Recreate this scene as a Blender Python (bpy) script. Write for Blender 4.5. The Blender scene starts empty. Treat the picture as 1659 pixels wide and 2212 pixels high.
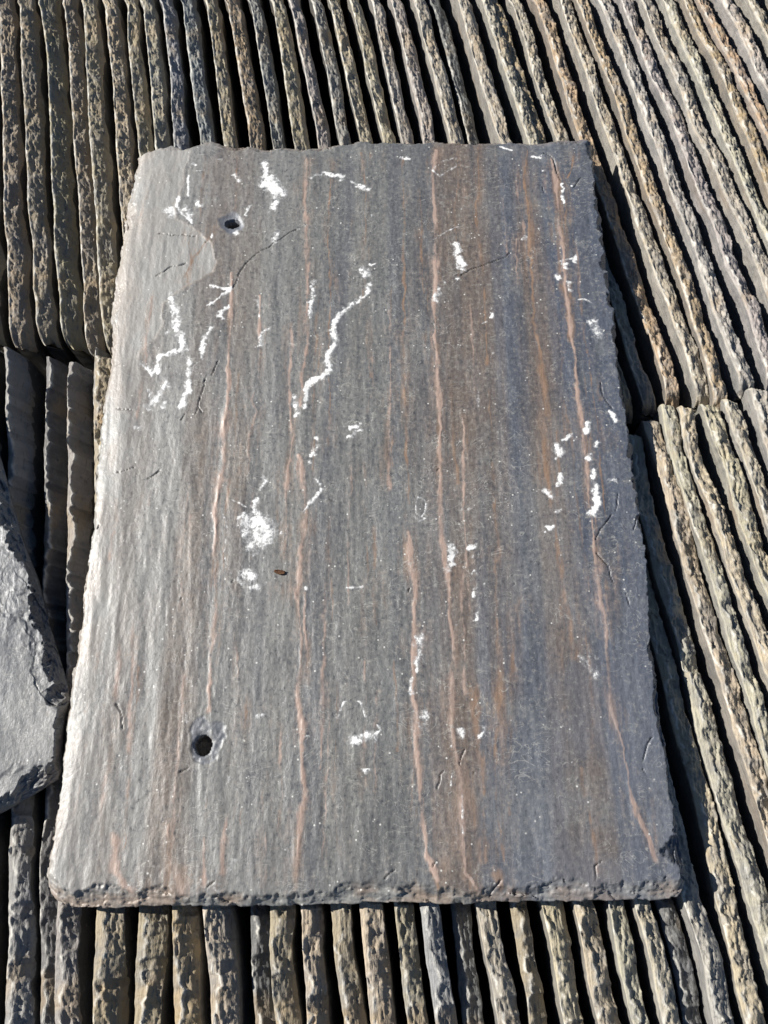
import bpy, math
import numpy as np
from mathutils import Matrix

S = bpy.context.scene
C = S.collection

# ------------------------------------------------------------------ camera
CAM_LOC = [0.01941, -0.20249, 0.43282]
CAM_ROT = [[0.999811, 0.010219, 0.016555], [-0.003557, 0.932622, -0.360836], [-0.019127, 0.360709, 0.932482]]
cd = bpy.data.cameras.new('camera')
cam = bpy.data.objects.new('camera', cd)
C.objects.link(cam)
m = Matrix([CAM_ROT[0] + [CAM_LOC[0]], CAM_ROT[1] + [CAM_LOC[1]], CAM_ROT[2] + [CAM_LOC[2]], [0, 0, 0, 1]])
cam.matrix_world = m
cd.sensor_fit = 'VERTICAL'
cd.sensor_height = 24.0
cd.lens = 24.0 * 1820.0 / 2212.0
cd.clip_start = 0.01
cd.clip_end = 100.0
S.camera = cam

# ------------------------------------------------------------------ daylight
SUN_EL, SUN_HEAD = math.radians(36.0), math.radians(-14.0)   # height of the sun; direction the shadows run (from +x)
w = bpy.data.worlds.new('World')
S.world = w
w.use_nodes = True
nt = w.node_tree
bg = nt.nodes['Background']
sky = nt.nodes.new('ShaderNodeTexSky')
sky.sky_type = 'NISHITA'
sky.sun_disc = False
sky.air_density = 0.75
sky.dust_density = 0.2
sky.ozone_density = 2.0
sky.sun_elevation = SUN_EL
sky.sun_rotation = math.radians(90.0) - (SUN_HEAD + math.pi)
nt.links.new(sky.outputs[0], bg.inputs['Color'])
bg.inputs['Strength'].default_value = 0.05
ld = bpy.data.lights.new('sun', 'SUN')
ld.energy = 5.0
ld.angle = math.radians(0.5)
ld.color = (1.0, 0.965, 0.91)
sun = bpy.data.objects.new('sun', ld)
C.objects.link(sun)
sun.location = (-2, 0.5, 1.6)
sun.rotation_euler = (0.0, math.radians(90.0) - SUN_EL, SUN_HEAD + math.pi)
# a sun lamp shines along its local -Z: tipped over by Y, then turned about Z, it shines towards SUN_HEAD
S.view_settings.view_transform = 'Standard'
S.view_settings.look = 'None'
S.view_settings.exposure = 0.6
S.view_settings.gamma = 1.0
S.view_settings.use_curve_mapping = False
S.cycles.diffuse_bounces = 1

# ------------------------------------------------------------------ noise helpers
def _hash(ix, iy, seed):
    n = (ix.astype(np.int64) * 374761393 + iy.astype(np.int64) * 668265263 + seed * 2147483647 + seed * 97) & 0xFFFFFFFF
    n = ((n ^ (n >> 13)) * 1274126177) & 0xFFFFFFFF
    n = ((n ^ (n >> 16)) * 2246822519) & 0xFFFFFFFF
    n = n ^ (n >> 15)
    return (n & 0xFFFFFF) / float(0xFFFFFF)

def vnoise(x, y, seed):
    ix, iy = np.floor(x), np.floor(y)
    fx, fy = x - ix, y - iy
    fx, fy = fx * fx * (3 - 2 * fx), fy * fy * (3 - 2 * fy)
    a, b = _hash(ix, iy, seed), _hash(ix + 1, iy, seed)
    c, d = _hash(ix, iy + 1, seed), _hash(ix + 1, iy + 1, seed)
    return (a + (b - a) * fx) * (1 - fy) + (c + (d - c) * fx) * fy - 0.5

def fbm(x, y, seed, octv=3, gain=0.5):
    t, a = 0.0, 1.0
    for k in range(octv):
        t = t + a * vnoise(x * 2 ** k + 17.3 * k, y * 2 ** k - 9.1 * k, seed + k * 31)
        a *= gain
    return t

def facets(x, y, seed, tilt=1.0, jump=1.0):
    """chipped stone: every cell of a jittered grid is a little plane with its own height and tilt"""
    ix, iy = np.floor(x), np.floor(y)
    best = np.full(x.shape, 1e9)
    val = np.zeros(x.shape)
    for dx in (-1, 0, 1):
        for dy in (-1, 0, 1):
            cx, cy = ix + dx, iy + dy
            px, py = cx + _hash(cx, cy, seed), cy + _hash(cx, cy, seed + 1)
            d = (x - px) ** 2 + (y - py) ** 2
            h = (_hash(cx, cy, seed + 2) - 0.5) * jump + tilt * ((_hash(cx, cy, seed + 3) - 0.5) * (x - px) + (_hash(cx, cy, seed + 4) - 0.5) * (y - py))
            k = d < best
            best = np.where(k, d, best)
            val = np.where(k, h, val)
    return val

def sstep(a, b, x):
    t = np.clip((x - a) / (b - a), 0, 1)
    return t * t * (3 - 2 * t)

def polydist(x, y, pts):
    """distance to a polyline"""
    d = np.full(x.shape, 1e9)
    if len(pts) == 1:
        return np.hypot(x - pts[0][0], y - pts[0][1])
    for (ax, ay), (bx, by) in zip(pts[:-1], pts[1:]):
        vx, vy = bx - ax, by - ay
        L = vx * vx + vy * vy + 1e-9
        t = np.clip(((x - ax) * vx + (y - ay) * vy) / L, 0, 1)
        d = np.minimum(d, np.hypot(x - ax - t * vx, y - ay - t * vy))
    return d

def make_mesh(name, verts, faces, attrs, mat, smooth=True):
    me = bpy.data.meshes.new(name)
    nv = len(verts)
    me.vertices.add(nv)
    me.vertices.foreach_set('co', np.asarray(verts, dtype=np.float32).ravel())
    quads, polys = faces
    tot = len(quads) * 4 + sum(len(p) for p in polys)
    me.loops.add(tot)
    li = np.concatenate([np.asarray(quads, dtype=np.int32).ravel()] + [np.asarray(p, dtype=np.int32) for p in polys])
    me.loops.foreach_set('vertex_index', li)
    me.polygons.add(len(quads) + len(polys))
    sizes = [4] * len(quads) + [len(p) for p in polys]
    me.polygons.foreach_set('loop_start', np.concatenate([[0], np.cumsum(sizes)[:-1]]).astype(np.int32))
    me.polygons.foreach_set('use_smooth', np.full(len(sizes), smooth))
    for k, v in attrs.items():
        a = me.attributes.new(k, 'FLOAT', 'POINT')
        a.data.foreach_set('value', np.asarray(v, dtype=np.float32).ravel())
    me.update(calc_edges=True)
    me.validate()
    me.materials.append(mat)
    return me

# ------------------------------------------------------------------ materials
class NB:
    """small helper that writes node trees"""
    def __init__(self, name):
        self.mat = bpy.data.materials.new(name)
        self.mat.use_nodes = True
        self.t = self.mat.node_tree
        self.b = self.t.nodes['Principled BSDF']
    def n(self, typ, **kw):
        nd = self.t.nodes.new(typ)
        for k, v in kw.items():
            setattr(nd, k, v)
        return nd
    def put(self, sock, v):
        if isinstance(v, bpy.types.NodeSocket):
            self.t.links.new(v, sock)
        elif isinstance(v, (tuple, list)) and len(v) == 3 and sock.type == 'RGBA':
            sock.default_value = tuple(v) + (1.0,)
        else:
            sock.default_value = v
    def attr(self, name):
        return self.n('ShaderNodeAttribute', attribute_name=name).outputs['Fac']
    def pos(self, scale=(1, 1, 1)):
        tc = self.n('ShaderNodeTexCoord')
        mp = self.n('ShaderNodeMapping')
        self.put(mp.inputs['Vector'], tc.outputs['Object'])
        mp.inputs['Scale'].default_value = scale
        return mp.outputs[0]
    def noise(self, vec, scale, detail=3.0, rough=0.55, dist=0.0):
        nd = self.n('ShaderNodeTexNoise')
        self.put(nd.inputs['Vector'], vec)
        nd.inputs['Scale'].default_value = scale
        nd.inputs['Detail'].default_value = detail
        nd.inputs['Roughness'].default_value = rough
        nd.inputs['Distortion'].default_value = dist
        return nd.outputs['Fac']
    def math(self, op, a, b=0.0, clamp=False):
        nd = self.n('ShaderNodeMath', operation=op, use_clamp=clamp)
        self.put(nd.inputs[0], a)
        self.put(nd.inputs[1], b)
        return nd.outputs[0]
    def ramp(self, f, lo, hi, a=0.0, b=1.0):
        nd = self.n('ShaderNodeMapRange', interpolation_type='SMOOTHSTEP')
        self.put(nd.inputs['Value'], f)
        for k, v in (('From Min', lo), ('From Max', hi), ('To Min', a), ('To Max', b)):
            nd.inputs[k].default_value = v
        return nd.outputs[0]
    def mix(self, f, a, b, mode='MIX'):
        nd = self.n('ShaderNodeMix', data_type='RGBA', blend_type=mode)
        self.put(nd.inputs['Factor'], f)
        self.put(nd.inputs['A'] if False else nd.inputs[6], a)
        self.put(nd.inputs[7], b)
        return nd.outputs[2]
    def bump(self, h, strength, dist, normal=None):
        nd = self.n('ShaderNodeBump')
        self.put(nd.inputs['Height'], h)
        nd.inputs['Strength'].default_value = strength
        nd.inputs['Distance'].default_value = dist
        if normal is not None:
            self.put(nd.inputs['Normal'], normal)
        return nd.outputs[0]
    def out(self, color, rough, normal=None, spec=0.5):
        self.put(self.b.inputs['Base Color'], color)
        self.put(self.b.inputs['Roughness'], rough)
        self.put(self.b.inputs['Specular IOR Level'], spec)
        if normal is not None:
            self.put(self.b.inputs['Normal'], normal)
        return self.mat

def slab_material(name, pale_side, middle, far_side, vein_amount=1.0):
    q = NB(name)
    p = q.pos()
    grain = q.noise(q.pos((1, 1, 1)), 420.0, 4.0, 0.7)
    streak = q.noise(q.pos((1, 0.06, 1)), 90.0, 4.0, 0.6)
    streak2 = q.noise(q.pos((1, 0.03, 1)), 30.0, 3.0, 0.55, 0.3)
    cloud = q.noise(p, 14.0, 4.0, 0.6)
    sx = q.n('ShaderNodeSeparateXYZ')
    q.put(sx.inputs[0], p)
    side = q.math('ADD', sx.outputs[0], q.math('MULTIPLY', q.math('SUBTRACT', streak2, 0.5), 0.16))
    base = q.mix(q.ramp(side, -0.14, 0.03), pale_side, middle)  # left side paler: part of its sun sheen is painted into the base colour
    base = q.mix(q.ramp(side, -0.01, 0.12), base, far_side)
    base = q.mix(q.ramp(streak2, 0.51, 0.66, 0, 0.85 * vein_amount), base, (0.135, 0.102, 0.077))
    base = q.mix(q.ramp(streak2, 0.46, 0.34, 0, 0.6), base, (0.066, 0.072, 0.088))
    base = q.mix(q.ramp(streak, 0.46, 0.68, 0.0, 0.55), base, (0.055, 0.057, 0.063))
    base = q.mix(q.ramp(cloud, 0.48, 0.72, 0.0, 0.45), base, (0.165, 0.168, 0.168))
    mot = q.noise(p, 45.0, 5.0, 0.65)
    base = q.mix(q.ramp(mot, 0.52, 0.70, 0.0, 0.45), base, (0.172, 0.174, 0.164))
    base = q.mix(q.ramp(mot, 0.46, 0.32, 0.0, 0.4), base, (0.062, 0.064, 0.072))
    # sparse grain of paler and darker flecks
    base = q.mix(q.ramp(grain, 0.52, 0.74, 0.0, 0.6), base, (0.26, 0.255, 0.225))
    base = q.mix(q.ramp(grain, 0.47, 0.30, 0.0, 0.75), base, (0.045, 0.047, 0.052))
    # pale lower layer, worn edges, and the left margin's sun sheen painted in
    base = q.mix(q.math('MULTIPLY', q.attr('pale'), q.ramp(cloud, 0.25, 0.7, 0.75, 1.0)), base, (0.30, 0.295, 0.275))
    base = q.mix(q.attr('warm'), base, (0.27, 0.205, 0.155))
    # brown and pink streaks along the cleavage
    vn = q.noise(q.pos((1, 0.12, 1)), 260.0, 3.0, 0.6)
    rust = q.ramp(q.math('ADD', q.attr('rust'), q.math('MULTIPLY', q.math('ADD', q.math('SUBTRACT', vn, 0.5), q.math('MULTIPLY', q.math('SUBTRACT', grain, 0.5), 0.8)), 0.8)), 0.05, 1.0)
    base = q.mix(rust, base, (0.215, 0.138, 0.090))
    pink = q.ramp(q.math('ADD', q.attr('pink'), q.math('MULTIPLY', q.math('ADD', q.math('SUBTRACT', vn, 0.5), q.math('MULTIPLY', q.math('SUBTRACT', grain, 0.5), 0.8)), 0.8)), 0.05, 1.0)
    base = q.mix(pink, base, (0.35, 0.25, 0.20))
    # hair-thin scratches
    def hairs(scale, vec, wd, dist, lo, hi):
        a = q.noise(vec, scale, 2.0, 0.5, dist)
        line = q.ramp(q.math('ABSOLUTE', q.math('SUBTRACT', a, 0.5)), wd, 0.0)
        return q.math('MULTIPLY', line, q.ramp(q.noise(p, scale * 0.7, 2.0), lo, hi))
    base = q.mix(q.math('MULTIPLY', hairs(55.0, q.pos((1, 1.4, 1)), 0.012, 2.2, 0.44, 0.62), 0.5), base, (0.42, 0.41, 0.37))
    base = q.mix(q.math('MULTIPLY', hairs(120.0, q.pos((0.7, 1.5, 1)), 0.02, 1.5, 0.50, 0.64), 0.42), base, (0.36, 0.35, 0.31))
    v = q.n('ShaderNodeTexVoronoi')
    q.put(v.inputs['Vector'], p)
    v.inputs['Scale'].default_value = 260.0
    sp = q.math('MULTIPLY', q.ramp(v.outputs['Distance'], 0.16, 0.08), q.ramp(q.noise(p, 130.0, 1.0), 0.52, 0.62))
    base = q.mix(sp, base, (0.55, 0.54, 0.50))
    # stone dust round the drilled holes, chalky marks
    base = q.mix(q.attr('dust'), base, (0.13, 0.142, 0.168))
    cn = q.noise(p, 520.0, 3.0, 0.7)
    cm = q.noise(p, 190.0, 2.0, 0.6)
    cf = q.math('ADD', q.attr('chalk'), q.math('ADD', q.math('MULTIPLY', q.math('SUBTRACT', cn, 0.5), 1.9), q.math('MULTIPLY', q.math('SUBTRACT', cm, 0.5), 1.7)))
    chalk = q.math('MULTIPLY', q.ramp(cf, 0.48, 0.80), q.ramp(q.attr('chalk'), 0.03, 0.2))
    halo = q.math('MULTIPLY', q.ramp(cf, 0.02, 0.75, 0.0, 0.5), q.ramp(q.attr('chalk'), 0.01, 0.3))
    base = q.mix(halo, base, (0.60, 0.605, 0.60))
    base = q.mix(q.math('MULTIPLY', chalk, q.ramp(cm, 0.32, 0.58, 0.55, 1.0)), base, (0.74, 0.735, 0.71))
    base = q.mix(q.attr('crack'), base, (0.02, 0.02, 0.022))  # shade inside the cracks painted in as near-black colour
    fine = q.noise(p, 700.0, 4.0, 0.7)
    h = q.math('ADD', q.math('MULTIPLY', fine, 0.35), q.math('ADD', q.math('MULTIPLY', q.noise(q.pos((1, 0.35, 1)), 240.0, 3.0, 0.6), 0.7), q.math('MULTIPLY', chalk, 0.25)))
    nrm = q.bump(h, 0.45, 0.0011)
    rough = q.ramp(grain, 0.3, 0.7, 0.45, 0.57)
    rough = q.math('ADD', rough, q.math('MULTIPLY', chalk, 0.3), True)
    return q.out(base, rough, nrm, 0.85)

def edge_material():
    q = NB('riven_slate')
    info = q.n('ShaderNodeObjectInfo')
    p = q.pos()
    # shift the pattern on every slate
    tint = info.outputs['Color']
    st = q.noise(q.pos((1, 0.14, 1)), 620.0, 3.0, 0.6)
    blot = q.noise(p, 110.0, 4.0, 0.62)
    blot2 = q.noise(p, 34.0, 3.0, 0.6)
    edge = q.mix(q.ramp(blot, 0.40, 0.66, 0.0, 0.6), tint, (0.20, 0.195, 0.185))
    edge = q.mix(q.ramp(blot2, 0.53, 0.68, 0.0, 0.45), edge, (0.37, 0.27, 0.155))
    edge = q.mix(q.ramp(blot2, 0.46, 0.30, 0.0, 0.35), edge, (0.17, 0.175, 0.19))
    edge = q.mix(q.ramp(st, 0.45, 0.25, 0.0, 0.6), edge, (0.08, 0.078, 0.07))
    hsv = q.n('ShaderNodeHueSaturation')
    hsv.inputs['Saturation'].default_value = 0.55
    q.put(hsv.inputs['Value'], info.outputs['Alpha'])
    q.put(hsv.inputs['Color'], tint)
    fn = q.noise(q.pos((1, 1, 1)), 70.0, 5.0, 0.65)
    face = q.mix(q.ramp(fn, 0.35, 0.7, 0.0, 0.6), hsv.outputs[0], (0.085, 0.088, 0.090))
    face = q.mix(q.ramp(q.noise(q.pos((1, 0.5, 1)), 28.0, 3.0), 0.56, 0.72, 0.0, 0.45), face, (0.24, 0.165, 0.10))
    face = q.mix(q.ramp(q.noise(q.pos((1, 0.4, 2)), 130.0, 4.0, 0.7), 0.48, 0.30, 0.0, 0.55), face, (0.07, 0.072, 0.075))
    face = q.mix(q.ramp(q.noise(p, 260.0, 3.0, 0.7), 0.58, 0.74, 0.0, 0.5), face, (0.36, 0.35, 0.32))
    col = q.mix(q.attr('edge'), face, edge)
    cr = q.math('MULTIPLY', q.attr('crest'), q.ramp(q.noise(p, 150.0, 3.0), 0.38, 0.62))
    col = q.mix(q.math('MULTIPLY', cr, 0.85), col, (0.62, 0.595, 0.53))  # pale crystalline crest, with its sunlit highlight painted into the colour
    h = q.math('ADD', q.math('MULTIPLY', st, 0.8), q.math('MULTIPLY', q.noise(p, 900.0, 3.0, 0.7), 0.4))
    nrm = q.bump(h, 0.7, 0.0012)
    return q.out(col, 0.62, nrm, 0.35)

def plain(name, col, rough=0.85, scale=60.0, dark=0.6):
    q = NB(name)
    n1 = q.noise(q.pos(), scale, 5.0, 0.65)
    c = q.mix(q.ramp(n1, 0.3, 0.7), tuple(v * dark for v in col), col)
    return q.out(c, rough, q.bump(n1, 0.6, 0.004), 0.3)

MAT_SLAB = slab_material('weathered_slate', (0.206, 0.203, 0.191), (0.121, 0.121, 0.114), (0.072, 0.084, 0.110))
MAT_LIE = slab_material('plain_slate', (0.078, 0.084, 0.091), (0.074, 0.080, 0.088), (0.070, 0.077, 0.087), 0.25)
MAT_EDGE = edge_material()
MAT_SOIL = plain('dark_soil', (0.05, 0.045, 0.04))
MAT_LEAF = plain('dry_leaf', (0.17, 0.085, 0.045), 0.8, 900.0)
MAT_CHIP = plain('tan_flake', (0.42, 0.31, 0.19), 0.8, 500.0, 0.75)

# ------------------------------------------------------------------ traced shapes, in millimetres
UPPER = [
    [(-277.8, 388.2), (-264.7, 320.1), (-253.6, 263.5), (-243.6, 208.3), (-236.5, 170.7), (-230.9, 152.5), (-227.5, 126.2), (-222.5, 100.8)],
    [(-262.0, 387.7), (-243.9, 294.1), (-227.4, 208.0), (-215.3, 152.2), (-211.4, 130.2), (-206.7, 108.9), (-204.0, 96.4)],
    [(-245.7, 387.3), (-228.6, 306.3), (-210.8, 207.6), (-200.8, 151.9), (-195.5, 125.6), (-191.3, 104.5), (-188.5, 92.1)],
    [(-227.4, 386.7), (-212.6, 305.9), (-193.9, 207.3), (-184.1, 151.6), (-178.8, 125.3), (-175.4, 100.0), (-172.4, 83.7)],
    [(-213.1, 386.3), (-200.5, 305.6), (-182.6, 207.0), (-172.5, 151.4), (-167.2, 120.9), (-163.5, 99.8), (-160.4, 84.3)],
    [(-196.9, 385.8), (-179.8, 292.5), (-165.8, 209.1)],
    [(-181.1, 385.4), (-166.6, 298.4), (-154.5, 234.0)],
    [(-168.9, 385.0), (-154.2, 304.4), (-143.3, 237.2)],
    [(-154.2, 384.6), (-140.2, 304.1), (-129.9, 236.9)],
    [(-138.5, 384.1), (-124.9, 303.7), (-113.4, 241.2)],
    [(-120.4, 383.6), (-108.0, 309.6), (-97.1, 240.8)],
    [(-105.1, 383.1), (-89.9, 302.8), (-78.4, 239.2)],
    [(-87.0, 382.6), (-74.1, 302.4), (-63.1, 236.6)],
    [(-70.5, 382.1), (-58.6, 307.0), (-48.5, 236.2)],
    [(-56.9, 381.7), (-43.8, 307.9), (-31.2, 234.7)],
    [(-41.3, 381.3), (-29.1, 314.0), (-17.6, 237.8)],
    [(-27.3, 380.9), (-15.1, 307.2), (-2.6, 236.3)],
    [(-11.8, 380.4), (0.6, 306.8), (12.9, 239.5)],
    [(4.2, 379.9), (15.1, 300.1), (25.4, 238.0)],
    [(18.9, 379.5), (29.5, 312.4), (40.3, 236.5)],
    [(35.2, 379.0), (46.1, 309.4), (58.4, 236.1)],
    [(49.7, 378.6), (60.9, 311.6), (71.6, 237.0)],
    [(67.0, 378.1), (78.1, 304.8), (90.9, 236.5)],
    [(85.3, 377.6), (97.2, 300.5), (108.8, 234.9)],
    [(94.8, 377.3), (107.1, 297.7), (118.8, 234.7)],
    [(109.2, 376.9), (120.7, 297.3), (131.7, 236.7)],
    [(126.4, 376.4), (138.0, 296.9), (147.4, 236.4)],
    [(142.2, 375.9), (154.2, 302.8), (166.5, 213.1)],
    [(155.7, 375.5), (160.6, 341.5), (170.6, 293.6), (176.8, 243.8), (183.7, 199.2), (188.0, 172.0), (192.9, 139.8), (197.8, 115.8), (199.5, 93.6), (202.7, 77.7), (205.0, 36.5)],
    [(168.6, 375.1), (181.8, 304.6), (191.9, 237.7), (198.2, 198.9), (206.8, 145.6), (211.1, 103.0), (216.7, 72.8), (221.0, 42.2)],
    [(186.7, 374.6), (198.8, 301.6), (211.0, 237.2), (216.0, 198.5), (223.3, 162.9), (225.4, 139.2), (232.6, 108.4), (236.0, 67.9)],
    [(199.0, 374.2), (204.3, 338.9), (214.8, 292.4), (219.9, 251.0), (228.1, 211.8), (233.7, 176.4), (240.3, 150.1), (247.8, 100.4)],
    [(218.0, 373.7), (230.7, 302.1), (238.3, 262.5), (245.2, 217.0), (252.0, 170.8), (256.5, 149.8)],
    [(232.2, 373.3), (238.8, 339.3), (248.0, 296.6), (253.3, 262.1), (262.0, 199.9)],
    [(243.6, 372.9), (250.3, 341.6), (259.2, 298.8), (266.6, 257.0)],
    [(256.8, 372.5), (263.5, 342.6), (271.0, 293.5), (277.4, 268.8)],
    [(278.6, 371.9), (286.6, 331.4)],
]
LOWER = [
    [(-222.8, 80.9), (-217.4, 59.8), (-208.8, 9.9), (-175.1, -195.9), (-172.0, -222.8), (-167.8, -245.2), (-164.5, -277.1)],
    [(-197.0, 77.4), (-195.1, 59.5), (-192.9, 41.6), (-184.4, -20.9), (-178.8, -67.0), (-160.2, -183.2), (-158.7, -211.3), (-154.9, -245.2), (-149.2, -279.7)],
    [(-180.5, 69.3), (-177.7, 47.8), (-177.2, 41.4), (-169.4, -21.1), (-162.3, -78.2), (-157.1, -120.4), (-145.9, -230.2), (-144.0, -250.7), (-140.4, -280.8)],
    [(-162.8, 71.3), (-160.5, 43.8), (-160.9, 41.2), (-154.2, -9.3), (-125.8, -234.2), (-124.0, -261.4), (-121.7, -280.8)],
    [(-106.0, -233.7), (-105.5, -250.7), (-103.3, -280.8)],
    [(-89.9, -233.7), (-86.8, -256.1), (-84.0, -280.8)],
    [(-75.1, -233.7), (-70.3, -261.5), (-68.4, -280.8)],
    [(-54.7, -232.7), (-53.6, -246.0), (-49.3, -281.0)],
    [(-43.3, -232.2), (-41.8, -251.4), (-38.4, -281.0)],
    [(-29.1, -232.2), (-26.5, -256.8), (-24.3, -281.0)],
    [(-14.0, -232.3), (-10.9, -256.8), (-7.2, -281.0)],
    [(-0.5, -232.0), (2.4, -256.8), (5.4, -281.0)],
    [(15.2, -231.8), (18.0, -251.5), (21.2, -281.0)],
    [(28.0, -231.2), (31.2, -254.2), (34.4, -281.0)],
    [(42.1, -231.3), (44.4, -254.2), (46.4, -281.0)],
    [(54.1, -231.3), (58.7, -256.9), (62.5, -281.0)],
    [(70.3, -230.8), (73.2, -254.3), (76.8, -281.0)],
    [(84.7, -230.8), (88.7, -254.3), (91.6, -281.0)],
    [(99.7, -230.6), (104.2, -254.3), (107.4, -281.0)],
    [(116.2, -230.1), (118.3, -246.8), (123.6, -281.0)],
    [(129.5, -230.2), (133.5, -250.2), (137.6, -281.0)],
    [(140.1, -230.7), (142.9, -243.0), (145.4, -252.6), (147.5, -281.0)],
    [(152.1, -229.7), (156.2, -247.8), (158.1, -264.4), (159.4, -281.0)],
    [(160.5, -170.6), (164.2, -193.3), (165.3, -213.1), (167.3, -229.8), (170.0, -247.9), (172.3, -264.4), (174.4, -281.0)],
    [(151.8, 13.4), (154.6, -34.7), (157.2, -54.3), (159.5, -75.5), (162.6, -89.2), (166.3, -110.1), (169.4, -147.1), (173.0, -170.6), (176.5, -189.6), (181.0, -214.7), (183.3, -231.8), (187.7, -250.3)],
    [(161.5, 20.4), (165.6, -4.4), (168.3, -23.5), (169.7, -41.4), (171.1, -63.9), (171.2, -58.2), (174.2, -77.0), (178.3, -98.4), (182.5, -121.8), (185.8, -141.6), (189.6, -170.7), (193.1, -191.3), (195.5, -208.1)],
    [(173.2, 27.4), (173.9, 11.6), (177.3, -11.4), (181.0, -35.0), (184.4, -54.5), (185.1, -58.3), (189.0, -85.2), (192.3, -110.3), (196.6, -130.5), (198.8, -155.5)],
    [(182.6, 25.1), (182.0, 15.8), (185.6, -9.4), (190.6, -31.8), (194.6, -54.6), (194.7, -58.4), (199.8, -83.4), (204.8, -107.5), (208.9, -127.7)],
    [(195.9, 28.6), (197.3, 11.3), (202.2, -11.7), (205.5, -38.5), (208.7, -61.1), (209.7, -58.6), (214.8, -85.4)],
    [(207.8, 27.0), (209.7, 14.0), (214.2, -10.5), (218.2, -32.1), (221.5, -52.3)],
    [(222.0, 35.5), (223.0, 25.3), (225.4, 8.9), (227.6, -15.4)],
]
SLAB_LEFT = [(-149.7, 219.8), (-150.9, 202.3), (-153.4, 168.5), (-153.8, 150.4), (-153.2, 108.6), (-153.2, 88.5), (-150.5, 59.5), (-151.6, 31.6), (-150.7, 7.8), (-150.4, -9.5), (-148.8, -29.2), (-148.8, -48.3), (-148.6, -66.8), (-148.5, -87.4), (-148.4, -107.2), (-148.8, -119.3), (-148.7, -138.2), (-148.6, -156.5), (-148.1, -174.2), (-148.0, -191.4), (-148.4, -208.1), (-148.4, -220.3)]
SLAB_RIGHT = [(149.2, 222.7), (149.2, 206.4), (148.6, 187.3), (149.9, 154.2), (149.9, 132.9), (149.3, 112.3), (151.0, 79.1), (150.0, 53.6), (150.7, 35.1), (151.7, 14.2), (151.0, -9.0), (151.7, -28.6), (151.4, -45.0), (151.4, -66.1), (150.6, -84.1), (150.4, -96.6), (150.1, -111.3), (150.5, -128.0), (149.6, -148.8), (150.2, -166.7), (150.9, -186.2), (151.9, -200.9), (152.3, -211.2), (152.2, -222.2)]
SLAB_TOP = [(-148.9, 217.8), (-142.9, 219.6), (-135.4, 221.0), (-124.8, 222.4), (-118.5, 220.3), (-109.6, 224.8), (-100.5, 225.8), (-94.2, 223.3), (-84.8, 220.7), (-75.7, 221.3), (-63.3, 218.6), (-51.1, 218.8), (-38.9, 218.1), (-26.7, 219.4), (-14.6, 221.5), (-2.4, 222.0), (12.8, 220.9), (22.0, 220.3), (34.1, 221.2), (46.3, 221.7), (58.4, 219.5), (73.5, 218.3), (88.6, 218.8), (103.7, 218.8), (118.8, 217.7), (134.0, 219.7), (143.1, 220.3), (147.7, 217.8)]
SLAB_BOTTOM = [(-150.6, -220.5), (-148.4, -226.6), (-144.2, -229.6), (-136.1, -232.2), (-116.2, -232.7), (-94.2, -232.3), (-72.2, -232.0), (-50.3, -231.6), (-17.4, -231.5), (15.4, -231.2), (48.1, -230.9), (80.8, -230.4), (113.4, -230.0), (135.1, -229.7), (148.2, -228.9), (153.0, -222.4)]
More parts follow.
